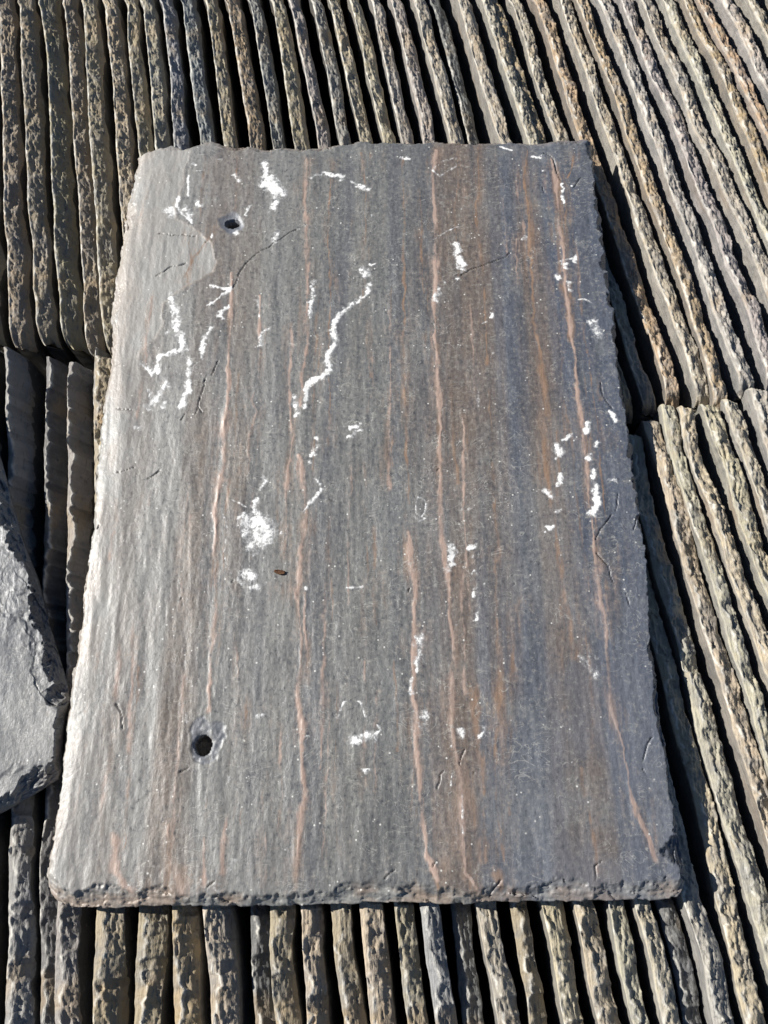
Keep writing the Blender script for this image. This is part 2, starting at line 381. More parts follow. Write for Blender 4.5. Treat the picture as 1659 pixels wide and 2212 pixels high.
VEINS = [
    ([(-37.8, 209.5), (-38.0, 177.5), (-36.6, 170.1), (-34.7, 134.4), (-34.6, 100.3), (-33.2, 83.9), (-34.9, 48.2), (-35.6, 28.2)], 2.29, 0.80, 0, 0.5),
    ([(-42.8, 79.5), (-42.7, 40.4), (-41.2, 20.8), (-38.9, 9.1), (-40.9, -8.1), (-42.1, -24.9), (-41.3, -45.2), (-40.1, -62.4)], 2.29, 0.65, 0, 0.4),
    ([(-35.9, -2.5), (-32.8, -19.4), (-30.9, -38.6), (-32.8, -58.5), (-33.9, -77.8), (-32.8, -96.6), (-31.1, -112.4), (-31.9, -125.4), (-32.8, -132.6), (-29.9, -148.6), (-29.4, -165.3), (-26.6, -181.4), (-28.4, -197.2), (-29.9, -217.5)], 3.31, 0.75, 0, 0.8),
    ([(-29.6, -81.9), (-30.3, -99.3), (-28.1, -116.2), (-29.4, -128.0)], 1.53, 0.70, 0, 0.5),
    ([(-81.3, 121.4), (-79.1, 84.7), (-79.6, 71.8), (-79.2, 56.3), (-77.7, 33.3), (-78.9, 18.4), (-78.1, -2.0), (-79.1, -18.9), (-80.6, -34.0), (-78.6, -51.5), (-78.5, -71.0), (-76.7, -90.0), (-76.2, -104.8), (-77.4, -121.5), (-76.4, -128.8), (-76.1, -142.7)], 2.54, 0.80, 0, 1.0),
    ([(-78.0, 25.5), (-79.2, 10.8), (-78.1, -6.5)], 4.58, 0.90, 0, 1.0),
    ([(-80.2, -20.5), (-79.3, -42.4), (-79.0, -61.0)], 3.31, 0.80, 0, 0.9),
    ([(-63.4, 104.2), (-61.8, 84.4), (-60.9, 43.7), (-63.8, 33.1), (-60.8, 25.5), (-63.9, 9.4), (-63.2, -13.5)], 1.53, 0.70, 0, 0.9),
    ([(-82.4, 212.5), (-82.0, 189.6), (-81.8, 167.3)], 1.53, 0.60, 1, 0.0),
    ([(-21.7, 205.4), (-21.9, 169.8), (-22.3, 130.7), (-20.7, 108.5), (-20.6, 75.6), (-19.4, 40.0), (-18.2, 22.0), (-19.2, 3.0)], 1.53, 0.60, 1, 0.0),
    ([(25.5, 208.2), (25.0, 168.8), (25.2, 142.0), (24.3, 107.7), (23.9, 74.9), (23.0, 70.5), (23.5, 47.0), (25.0, -4.7), (25.6, -32.5)], 2.29, 0.60, 1, 0.1),
    ([(25.6, -48.9), (25.9, -65.6), (27.3, -84.7), (27.0, -103.2), (26.6, -124.6), (25.3, -133.0), (26.9, -148.9), (26.6, -165.5), (29.0, -181.7), (30.5, -197.4), (31.7, -210.6), (35.8, -220.6)], 3.31, 0.85, 0, 0.5),
    ([(46.7, 215.4), (44.0, 194.4), (44.9, 168.4), (44.2, 141.6), (44.1, 115.7), (42.3, 99.0), (41.9, 84.6), (42.5, 54.5), (43.7, 28.6), (43.6, -4.9), (42.0, -32.7), (42.7, -52.7), (45.2, -76.0), (46.3, -97.2), (46.9, -115.3), (45.9, -129.7), (44.6, -149.0), (46.3, -165.7), (48.9, -176.5), (48.3, -192.3), (48.8, -207.7), (48.9, -217.7), (54.6, -224.6)], 2.80, 1.00, 0, 0.6),
    ([(42.4, 102.3), (42.5, 63.5), (43.5, 29.8), (43.3, -5.2)], 5.08, 0.50, 1, 0.0),
    ([(60.9, 217.0), (59.2, 186.6), (57.7, 168.2), (57.3, 115.5)], 1.78, 0.50, 1, 0.0),
    ([(56.6, 19.5), (57.2, 2.1), (55.4, -12.1), (55.4, -32.8), (55.1, -52.9), (55.1, -72.3), (56.8, -91.2)], 2.03, 0.65, 0, 0.3),
    ([(73.8, 216.8), (73.1, 186.3), (70.8, 167.9), (71.1, 141.1), (72.4, 106.8), (72.1, 82.2), (72.7, 84.1), (72.1, 54.0)], 1.78, 0.75, 1, 0.2),
    ([(105.9, 214.1), (102.5, 193.2), (103.2, 172.7), (102.5, 140.5), (102.3, 114.7), (102.0, 89.8), (101.6, 83.6), (102.7, 61.4), (104.1, 42.8), (104.0, 23.3), (101.2, 1.5), (102.0, -15.5), (103.7, -33.4)], 2.29, 0.85, 1, 0.3),
    ([(102.2, 68.9), (103.6, 42.8), (103.8, 23.3), (101.2, 1.5), (102.5, -15.5)], 5.08, 0.55, 1, 0.0),
    ([(103.7, -33.4), (104.6, -53.4), (105.3, -76.6), (107.2, -97.7), (108.1, -117.2)], 3.31, 0.45, 1, 0.0),
    ([(120.4, 208.0), (122.3, 192.8), (122.6, 166.9), (122.5, 140.1), (122.0, 122.9), (121.9, 97.7), (123.0, 78.1), (123.1, 53.3), (123.0, 30.5), (123.2, 8.4), (124.4, -12.9), (123.7, -33.6), (124.4, -48.3), (123.9, -66.6), (124.5, -85.5), (125.1, -104.0), (123.8, -121.8), (124.2, -130.2), (123.5, -143.9), (127.4, -155.1), (128.5, -166.1), (129.2, -180.0), (131.1, -192.6), (135.4, -202.9), (138.3, -215.0)], 2.29, 1.00, 0, 0.5),
    ([(122.1, 107.6), (122.8, 81.4), (122.5, 53.0), (122.3, 19.8), (123.4, 2.4)], 6.10, 0.50, 1, 0.0),
    ([(124.0, -57.8), (126.9, -68.1), (128.1, -80.8)], 4.58, 0.50, 1, 0.0),
    ([(124.2, -70.7), (124.7, -90.8), (125.0, -107.8)], 3.81, 0.80, 0, 0.5),
    ([(135.6, 207.7), (133.3, 198.2), (129.8, 190.7)], 2.54, 0.70, 1, 0.0),
    ([(56.7, -133.2), (57.8, -160.2), (59.1, -181.8), (57.7, -212.7)], 6.10, 0.50, 1, 0.0),
    ([(70.9, -59.6), (70.5, -95.2), (69.9, -126.1), (65.5, -165.8), (65.3, -192.3), (67.4, -212.8)], 3.56, 0.60, 1, 0.0),
    ([(80.2, -90.4), (76.6, -126.4), (72.4, -166.9), (70.8, -192.4)], 3.56, 0.50, 1, 0.0),
    ([(107.4, -171.4), (108.6, -187.3), (109.6, -207.9), (110.1, -217.9)], 2.03, 0.50, 1, 0.0),
    ([(-0.1, 206.8), (1.0, 151.3), (1.3, 99.7), (1.4, 74.0), (4.2, 47.3)], 2.03, 0.45, 1, 0.0),
    ([(0.4, -7.5), (1.8, -35.2), (3.2, -61.8), (2.1, -99.6)], 2.03, 0.35, 1, 0.0),
    ([(6.9, -45.7), (7.4, -61.8), (5.7, -84.5), (7.4, -99.6)], 2.80, 0.50, 1, 0.0),
    ([(-18.3, -40.4), (-16.4, -71.9), (-15.2, -97.0)], 1.78, 0.40, 1, 0.0),
    ([(-118.6, -22.9), (-118.3, -31.1)], 2.03, 0.60, 0, 0.4),
    ([(-94.3, -37.9), (-91.7, -64.5)], 1.53, 0.50, 0, 0.6),
    ([(-99.6, -50.2), (-99.1, -71.1)], 2.54, 0.35, 0, 0.0),
    ([(-117.7, -202.0), (-113.8, -217.2), (-107.5, -225.2)], 5.08, 0.60, 0, 0.3),
    ([(-92.7, -196.9), (-89.6, -212.3), (-82.6, -225.2)], 3.56, 0.70, 0, 0.8),
    ([(-74.1, -202.2), (-72.6, -222.3)], 2.03, 0.80, 0, 0.6),
    ([(-64.1, -191.8), (-64.7, -217.4)], 6.61, 0.50, 0, 0.5),
    ([(-44.8, -200.2), (-43.9, -220.4)], 2.54, 0.50, 0, 0.6),
    ([(-119.3, -91.2), (-116.9, -125.0), (-116.1, -143.5), (-114.7, -161.5)], 4.07, 0.45, 0, 0.3),
    ([(-64.5, -111.1), (-62.4, -127.7), (-62.2, -141.6), (-62.9, -157.4)], 2.29, 0.45, 0, 0.9),
    ([(-40.3, -148.5), (-39.3, -168.5), (-37.3, -183.5), (-39.3, -200.2)], 2.03, 0.45, 0, 0.4),
    ([(2.2, -118.8), (2.3, -148.8), (2.0, -179.4)], 1.53, 0.40, 0, 0.3),
    ([(-81.5, 171.0), (-106.4, 132.2), (-107.9, 115.0)], 2.03, 0.50, 1, 0.0),
    ([(-110.8, 149.9), (-106.2, 128.7), (-109.6, 118.5)], 3.05, 0.50, 1, 0.0),
    ([(-142.5, 161.3), (-141.1, 175.9), (-138.4, 194.5)], 2.54, 0.45, 1, 0.0),
    ([(64.1, -218.7), (65.9, -224.6), (73.3, -226.6)], 6.61, 0.60, 1, 0.0),
    ([(34.0, -216.7), (35.9, -224.6)], 5.59, 0.60, 1, 0.0),
]
CHALK = [
    ([(-65.5, 208.2), (-64.4, 196.7)], 4.07, 1.00),
    ([(-62.3, 191.0), (-55.4, 182.3)], 8.64, 1.00),
    ([(-61.3, 194.8), (-58.6, 187.2)], 6.10, 1.00),
    ([(-56.5, 174.2), (-57.3, 170.5)], 3.56, 0.90),
    ([(4.0, 111.4), (1.2, 103.1), (-5.7, 98.2), (-9.9, 95.0), (-16.7, 86.9), (-17.9, 79.1), (-16.4, 71.1), (-21.7, 60.1), (-18.8, 52.3), (-22.8, 47.7), (-32.1, 43.3), (-32.6, 32.6), (-33.5, 27.9)], 2.80, 1.00),
    ([(-0.3, 123.4), (1.7, 119.2)], 4.07, 1.00),
    ([(4.9, 126.0), (6.3, 126.7)], 2.03, 1.00),
    ([(-117.0, 105.1), (-113.2, 93.4), (-111.8, 83.9), (-107.3, 72.5), (-105.4, 66.1)], 3.81, 1.00),
    ([(-120.2, 63.2), (-113.5, 64.7), (-105.4, 66.8)], 2.29, 0.90),
    ([(-120.2, 62.9), (-120.5, 52.3), (-122.0, 56.6)], 2.54, 0.90),
    ([(-130.7, 58.7), (-124.8, 53.9), (-123.0, 49.8)], 2.03, 0.90),
    ([(-102.1, 59.8), (-101.2, 48.9), (-101.7, 38.2), (-105.0, 29.1)], 3.56, 0.95),
    ([(-95.4, 61.3), (-94.8, 72.3), (-92.1, 80.0), (-90.0, 81.9)], 2.54, 1.00),
    ([(-114.0, 46.6), (-117.7, 36.9), (-123.7, 29.4)], 4.07, 0.70),
    ([(-114.6, 32.3), (-115.7, 29.0)], 2.54, 0.80),
    ([(-117.0, 79.4), (-116.9, 78.1)], 2.29, 0.90),
    ([(-127.9, 17.6)], 5.08, 0.45),
    ([(-124.9, 41.2), (-123.0, 35.1)], 2.54, 0.50),
    ([(-93.5, 111.4), (-80.6, 109.5), (-93.9, 98.0)], 1.78, 1.00),
    ([(-82.6, 96.2), (-87.7, 89.7), (-84.8, 88.0)], 2.29, 0.90),
    ([(-91.2, 80.0), (-94.8, 72.0)], 2.03, 0.90),
    ([(-124.2, 170.0), (-121.9, 167.4)], 5.08, 1.00),
    ([(-119.2, 181.0), (-119.5, 173.6), (-115.0, 166.2), (-108.7, 160.6)], 1.78, 0.95),
    ([(-114.0, 171.7), (-110.6, 166.1)], 3.56, 0.80),
    ([(-114.0, 197.8), (-112.7, 180.9)], 1.27, 0.80),
    ([(-106.1, 176.3), (-105.3, 173.7)], 4.32, 0.90),
    ([(-110.9, 208.4), (-109.3, 206.1)], 2.03, 0.60),
    ([(-83.1, 197.9), (-81.6, 193.3)], 3.31, 0.85),
    ([(-53.6, 152.4), (-56.1, 143.5)], 3.05, 0.85),
    ([(-72.6, 171.6), (-74.6, 165.4)], 2.03, 0.80),
    ([(-79.8, 152.9), (-80.3, 151.1)], 2.54, 0.70),
    ([(-96.3, 151.4), (-96.1, 148.9)], 1.53, 0.70),
    ([(-34.4, 194.2), (-26.1, 197.8), (-20.7, 195.8), (-14.1, 195.7), (-15.5, 191.9)], 2.29, 0.85),
    ([(-8.0, 189.9), (-3.6, 187.2), (2.4, 183.3)], 2.54, 0.80),
    ([(5.4, 163.8)], 2.03, 0.80),
    ([(-29.9, 170.0)], 1.27, 0.80),
    ([(-108.9, 201.5), (-104.4, 201.8)], 1.53, 0.80),
    ([(-97.5, 211.2), (-93.6, 211.2)], 1.53, 0.80),
    ([(-60.6, 166.2)], 1.53, 0.70),
    ([(-30.4, 113.7), (-30.9, 100.3), (-32.6, 88.8)], 2.54, 0.95),
    ([(56.7, 139.6), (58.7, 129.2), (60.6, 120.5)], 3.81, 1.00),
    ([(45.2, 106.3), (42.8, 99.0)], 3.05, 1.00),
    ([(57.0, 114.2)], 2.03, 0.90),
    ([(49.0, 111.6)], 1.27, 0.80),
    ([(126.1, 185.2), (125.8, 170.5)], 1.53, 0.85),
    ([(130.2, 129.6), (128.7, 125.5)], 2.03, 0.90),
    ([(122.7, 124.5), (123.2, 121.1)], 2.29, 0.90),
    ([(117.1, 115.1), (118.1, 112.7)], 3.05, 1.00),
    ([(123.8, 111.0), (124.2, 104.9)], 2.29, 0.90),
    ([(98.4, 143.4), (100.6, 145.8)], 1.78, 0.90),
    ([(109.0, 151.7)], 2.03, 0.90),
    ([(128.8, 97.9), (132.5, 98.5), (136.9, 95.4)], 0.76, 0.90),
    ([(120.3, 126.3), (127.5, 127.9)], 1.27, 0.60),
    ([(115.4, 196.7), (114.9, 197.4)], 2.03, 0.90),
    ([(108.8, 208.3), (114.2, 208.1)], 1.53, 1.00),
    ([(88.3, 217.2), (95.7, 213.9)], 1.02, 1.00),
    ([(24.3, 209.3), (28.5, 208.9)], 2.03, 0.90),
    ([(132.2, 184.0)], 1.27, 0.80),
    ([(135.9, 81.8), (137.8, 73.1)], 6.10, 0.75),
    ([(140.1, 22.5), (142.1, 16.6)], 2.29, 0.90),
    ([(127.6, 14.5), (125.6, 9.5)], 3.05, 0.85),
    ([(111.7, 4.5), (114.3, 5.1), (117.7, 7.6)], 2.03, 0.85),
    ([(108.5, 0.3), (109.6, -2.6)], 3.81, 1.00),
    ([(107.5, -6.8)], 2.03, 0.90),
    ([(131.0, 3.7), (130.2, 0.8)], 2.03, 0.80),
    ([(125.9, -4.8), (125.2, -6.8)], 2.80, 0.80),
    ([(126.8, -14.1), (126.9, -18.5)], 2.54, 0.70),
    ([(127.2, -23.0), (127.5, -33.6), (124.4, -39.8)], 3.81, 0.95),
    ([(134.7, -19.5), (139.6, -20.6)], 1.53, 0.70),
    ([(109.5, -16.7), (108.1, -21.4)], 2.29, 0.85),
    ([(100.7, -26.0), (102.3, -28.7)], 3.05, 0.95),
    ([(104.6, -38.2), (107.4, -36.9)], 1.53, 0.90),
    ([(100.1, -47.3), (102.7, -46.2)], 2.03, 0.95),
    ([(98.2, -49.6)], 1.02, 0.80),
    ([(123.8, -49.4)], 1.78, 0.90),
    ([(47.8, -57.5), (48.9, -62.0), (48.0, -65.8), (45.2, -70.4)], 3.31, 1.00),
    ([(56.9, -58.7), (60.4, -57.1)], 2.80, 1.00),
    ([(59.4, -62.8)], 2.03, 0.90),
    ([(59.3, -72.3)], 2.29, 0.90),
    ([(59.4, -80.7), (57.7, -85.7)], 2.29, 0.90),
    ([(60.1, -92.7), (59.2, -97.1)], 1.78, 0.90),
    ([(64.4, -78.2)], 1.27, 0.90),
    ([(49.0, -99.9)], 1.27, 0.90),
    ([(57.3, -28.7)], 2.29, 0.50),
    ([(58.3, -35.3)], 2.03, 0.40),
    ([(66.2, 35.5), (65.5, 26.5)], 1.53, 0.50),
    ([(75.5, 61.5), (74.3, 53.7)], 1.53, 0.45),
    ([(76.1, 91.9), (76.4, 87.0)], 1.53, 0.80),
    ([(70.7, 82.2), (73.5, 83.5)], 1.02, 0.90),
    ([(-58.7, -30.4), (-59.4, -35.9)], 3.31, 0.95),
    ([(-62.3, -42.6), (-56.0, -42.7)], 9.15, 0.95),
    ([(-52.1, -45.9), (-55.6, -52.0)], 9.66, 0.95),
    ([(-61.9, -50.6)], 5.59, 0.80),
    ([(-49.3, -52.1)], 5.08, 0.80),
    ([(-59.0, -57.2)], 6.10, 0.60),
    ([(-60.8, -70.2), (-63.8, -74.5)], 4.07, 0.90),
    ([(-58.2, -72.8)], 5.59, 0.80),
    ([(-57.9, -79.1), (-55.4, -78.7)], 3.56, 0.90),
    ([(-50.6, -76.7)], 2.03, 0.70),
    ([(-44.4, -48.1)], 1.53, 0.70),
    ([(-54.2, -16.7), (-56.5, -22.5)], 2.29, 0.75),
    ([(-27.1, 7.8), (-24.4, 4.3), (-28.1, -2.9)], 2.29, 0.75),
    ([(-30.3, -7.1)], 1.78, 0.80),
    ([(-25.9, -17.0), (-23.8, -20.6)], 2.03, 0.80),
    ([(-22.7, -24.0), (-26.1, -28.9), (-30.1, -32.7), (-31.0, -35.9)], 2.29, 0.90),
    ([(-7.0, 14.2), (-2.3, 16.2)], 2.03, 0.85),
    ([(-1.5, 12.7), (-6.2, 9.2), (-8.8, 8.4)], 2.29, 0.90),
    ([(-39.8, 34.6), (-38.1, 23.8)], 2.80, 0.75),
    ([(-29.2, -79.7)], 2.29, 0.90),
    ([(-7.7, -79.8), (0.8, -79.2)], 1.27, 0.70),
    ([(-60.6, 77.2), (-61.1, 69.9)], 3.31, 0.60),
    ([(-58.9, 80.4), (-55.6, 81.4)], 1.53, 0.80),
    ([(-54.0, 22.8)], 1.78, 0.80),
    ([(-64.6, 100.9), (-62.5, 87.6)], 2.03, 0.40),
    ([(-10.4, -143.1), (-8.2, -138.5), (-3.5, -136.7), (-0.0, -139.7), (2.3, -146.1)], 1.02, 0.80),
    ([(-3.3, -157.7), (4.6, -156.0)], 4.32, 0.90),
    ([(4.6, -156.0), (9.7, -152.9), (6.9, -147.7)], 1.02, 0.80),
    ([(-7.8, -166.5), (-5.6, -164.7), (1.3, -165.2)], 1.27, 0.70),
    ([(1.3, -171.3), (3.5, -170.4)], 2.54, 0.85),
    ([(-87.9, -141.4), (-87.8, -148.3)], 1.53, 0.60),
    ([(-50.9, -145.1), (-49.6, -144.0)], 2.54, 0.60),
    ([(-26.4, -152.7), (-26.5, -155.8)], 1.53, 0.90),
    ([(-53.3, -186.6), (-54.0, -189.8)], 1.53, 0.60),
    ([(-63.2, -171.6), (-64.6, -177.0), (-60.4, -180.2)], 2.29, 0.45),
    ([(-11.5, -146.5), (-10.4, -143.1)], 1.53, 0.50),
    ([(137.8, 215.3)], 0.76, 0.10),
    ([(28.3, -107.1), (29.9, -111.9), (28.9, -117.8)], 5.59, 0.50),
    ([(25.4, -127.2), (25.3, -135.3)], 2.03, 0.60),
    ([(30.9, -145.6), (30.8, -149.4)], 4.58, 0.70),
    ([(31.5, -161.2)], 1.53, 0.80),
    ([(49.0, -153.1), (49.4, -155.8)], 3.05, 0.80),
    ([(59.7, -149.6), (60.9, -152.5), (58.5, -155.8)], 1.53, 0.70),
    ([(27.6, -123.7), (28.2, -116.6)], 1.53, 0.80),
    ([(43.6, -179.6), (45.0, -149.0)], 1.02, 0.25),
    ([(49.0, -179.7), (48.6, -200.5)], 1.02, 0.50),
    ([(-60.4, -216.4), (-59.7, -210.3)], 3.56, 0.35),
    ([(-66.4, -224.3), (-65.8, -220.3)], 3.56, 0.35),
    ([(115.2, -117.3), (118.0, -124.3)], 6.61, 0.35),
    ([(38.0, -188.1)], 1.27, 0.40),
    ([(30.5, -28.7), (28.9, -32.8), (29.3, -38.2), (31.8, -40.4), (34.1, -37.7), (34.7, -32.9), (33.3, -29.3), (30.5, -28.7)], 0.64, 0.55),
    ([(28.3, -39.5), (30.7, -42.8), (34.0, -40.9)], 0.64, 0.45),
    ([(48.8, 205.7), (59.4, 208.6), (59.2, 201.7), (48.5, 193.6), (44.1, 198.2), (47.3, 205.0)], 1.27, 0.40),
    ([(42.8, 143.4), (51.6, 150.3), (59.0, 153.7)], 0.76, 0.40),
    ([(-76.8, -34.3), (-73.0, -45.2), (-74.0, -61.0), (-69.4, -71.4)], 0.64, 0.45),
    ([(-72.0, -28.9), (-61.5, -34.5)], 0.64, 0.40),
]
CRACKS = [
    ([(-128.4, 152.0), (-119.5, 150.1), (-113.8, 151.4), (-103.4, 148.9)], 0.76),
    ([(-126.9, 120.5), (-118.9, 126.4), (-109.8, 128.8)], 0.76),
    ([(-42.5, 153.0), (-62.2, 138.4), (-73.2, 128.1), (-76.8, 117.9), (-79.2, 109.5)], 0.81),
    ([(-99.4, 144.7), (-98.0, 144.9)], 1.02),
    ([(58.9, 117.2), (69.0, 122.1), (79.1, 126.2), (90.8, 132.9)], 0.66),
    ([(116.4, 211.9), (120.7, 209.0), (122.7, 206.0), (123.3, 194.6), (125.8, 188.9)], 0.89),
    ([(113.7, 184.5), (113.7, 179.0)], 0.76),
    ([(133.4, 183.2), (138.2, 190.5)], 0.61),
    ([(-125.2, -136.0), (-120.9, -142.4), (-118.3, -150.9)], 0.89),
    ([(-79.4, -166.6), (-88.7, -172.0)], 0.66),
    ([(-70.8, -223.5), (-61.5, -215.9)], 0.89),
    ([(-111.6, -207.1), (-107.7, -202.0)], 0.76),
    ([(-45.9, -223.4), (-40.1, -220.4)], 0.76),
    ([(-30.3, -222.9), (-27.6, -220.9)], 0.76),
    ([(-19.4, -225.4), (-11.4, -221.0)], 0.61),
    ([(-47.9, -216.4), (-51.0, -218.9)], 0.66),
    ([(-97.9, -201.0), (-96.4, -204.6)], 0.61),
    ([(-74.5, -217.3), (-72.5, -215.3)], 0.66),
    ([(11.2, -219.6), (22.1, -212.1)], 0.66),
    ([(48.0, -169.5), (49.3, -164.6), (51.1, -161.8), (55.7, -160.2), (61.3, -160.8)], 0.66),
    ([(37.0, -180.7), (38.3, -174.3), (40.6, -170.5), (47.4, -169.5)], 0.61),
    ([(59.8, -228.0), (63.8, -222.7), (68.4, -216.8)], 1.53),
    ([(109.4, -221.3), (109.6, -215.9), (116.4, -209.4)], 0.81),
    ([(94.4, -221.8), (98.5, -216.8)], 0.71),
    ([(34.5, -214.7), (37.3, -209.6)], 0.66),
    ([(54.6, -173.3), (56.4, -170.0)], 0.51),
    ([(50.2, -200.5), (51.7, -204.1)], 0.56),
    ([(125.1, -53.5), (128.2, -47.6), (135.2, -39.7)], 0.86),
    ([(124.4, -61.3), (129.3, -67.8), (130.6, -72.9), (131.9, -78.0)], 0.81),
    ([(39.5, -13.9), (42.7, -11.8)], 0.66),
    ([(24.4, -82.1), (25.7, -80.2)], 0.76),
    ([(-95.0, 24.6), (-94.8, 32.1), (-92.6, 42.7), (-92.3, 47.3)], 1.02),
    ([(-94.6, 29.1), (-92.0, 24.6)], 0.61),
    ([(-137.9, -11.8), (-127.8, -9.1)], 0.81),
    ([(-142.4, 28.3), (-132.9, 27.7)], 0.61),
    ([(-119.3, -15.5), (-112.7, -10.7)], 0.56),
    ([(-89.0, 48.8), (-85.0, 58.9)], 0.51),
    ([(-104.3, 20.3), (-101.9, 24.0)], 0.51),
    ([(-69.1, -76.1), (-67.4, -74.3)], 0.61),
    ([(-95.9, -86.0), (-95.5, -84.1)], 0.56),
    ([(-14.7, -30.6), (-17.9, -29.2)], 0.51),
    ([(-143.7, -44.7), (-143.6, -42.7)], 1.02),
    ([(137.2, -37.7), (139.5, -28.2)], 0.76),
    ([(137.9, -84.3), (138.9, -91.8)], 0.76),
    ([(146.0, -48.4), (148.2, -40.5)], 0.76),
    ([(136.8, -168.3), (140.6, -159.6), (143.8, -156.3)], 0.76),
    ([(137.8, -173.7), (136.0, -170.4)], 0.56),
    ([(136.6, 40.9), (137.1, 31.9), (141.6, 24.4)], 0.76),
    ([(151.5, 211.2), (150.8, 195.9)], 0.76),
]
PALE_LAYER = [(-114.2, 219.0), (-116.6, 203.6), (-118.5, 190.3), (-121.7, 175.5), (-117.8, 164.4), (-106.9, 157.0), (-97.2, 144.3), (-89.0, 130.1), (-92.2, 121.6), (-102.2, 114.3), (-114.3, 106.4), (-122.2, 100.2), (-121.4, 85.3), (-125.2, 72.5), (-133.0, 62.5), (-148.3, 56.4), (-157.2, 85.9), (-155.4, 119.3), (-155.6, 172.5), (-151.8, 221.8)]
HOLES = [((-83.1, 159.0), 4.322033898305085), ((-77.9, -159.5), 4.830508474576272)]
FRAGMENT = [(-217.1, 19.3), (-207.1, -0.6), (-197.9, -23.4), (-189.2, -44.4), (-181.4, -60.2), (-175.5, -71.2), (-167.1, -93.8), (-158.0, -114.5), (-151.4, -129.6), (-149.9, -135.6), (-151.1, -143.4), (-150.8, -151.1), (-150.5, -156.8), (-149.8, -166.2), (-149.5, -170.3), (-150.8, -174.5), (-163.1, -182.6), (-174.6, -189.1), (-184.2, -194.2)]
RIM = [(-84.6, -150.5), (-82.2, -146.0), (-78.7, -145.4), (-75.7, -148.8), (-71.6, -147.0), (-67.5, -150.2), (-67.2, -155.1), (-69.4, -159.5), (-70.8, -166.6), (-77.0, -168.7), (-81.7, -167.2), (-83.2, -159.5)]
LEAF = [(-43.5, -71.1)]
# ------------------------------------------------------------------ the ground under the stacks
gx = np.linspace(-6, 6, 61)
GX, GY = np.meshgrid(gx, gx)
gz = -0.192 + 0.004 * fbm(GX * 4, GY * 4, 5)
gz = np.minimum(gz, -0.190)
ng = 61
idx = np.arange(ng * ng).reshape(ng, ng)
gq = np.stack([idx[:-1, :-1], idx[:-1, 1:], idx[1:, 1:], idx[1:, :-1]], -1).reshape(-1, 4)
g = bpy.data.objects.new('ground', make_mesh('ground', np.stack([GX, GY, gz], -1).reshape(-1, 3), (gq, []), {}, MAT_SOIL))
C.objects.link(g)
g['kind'] = 'structure'

# ------------------------------------------------------------------ slates standing on edge
BOTTOM = -0.186
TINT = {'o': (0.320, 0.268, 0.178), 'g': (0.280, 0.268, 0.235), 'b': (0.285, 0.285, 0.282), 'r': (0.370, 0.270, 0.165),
        'y': (0.425, 0.362, 0.248), 'p': (0.370, 0.330, 0.285), 'n': (0.400, 0.355, 0.268), 'd': (0.130, 0.128, 0.120)}  # the dark tint paints the sunk slates' shade into their colour

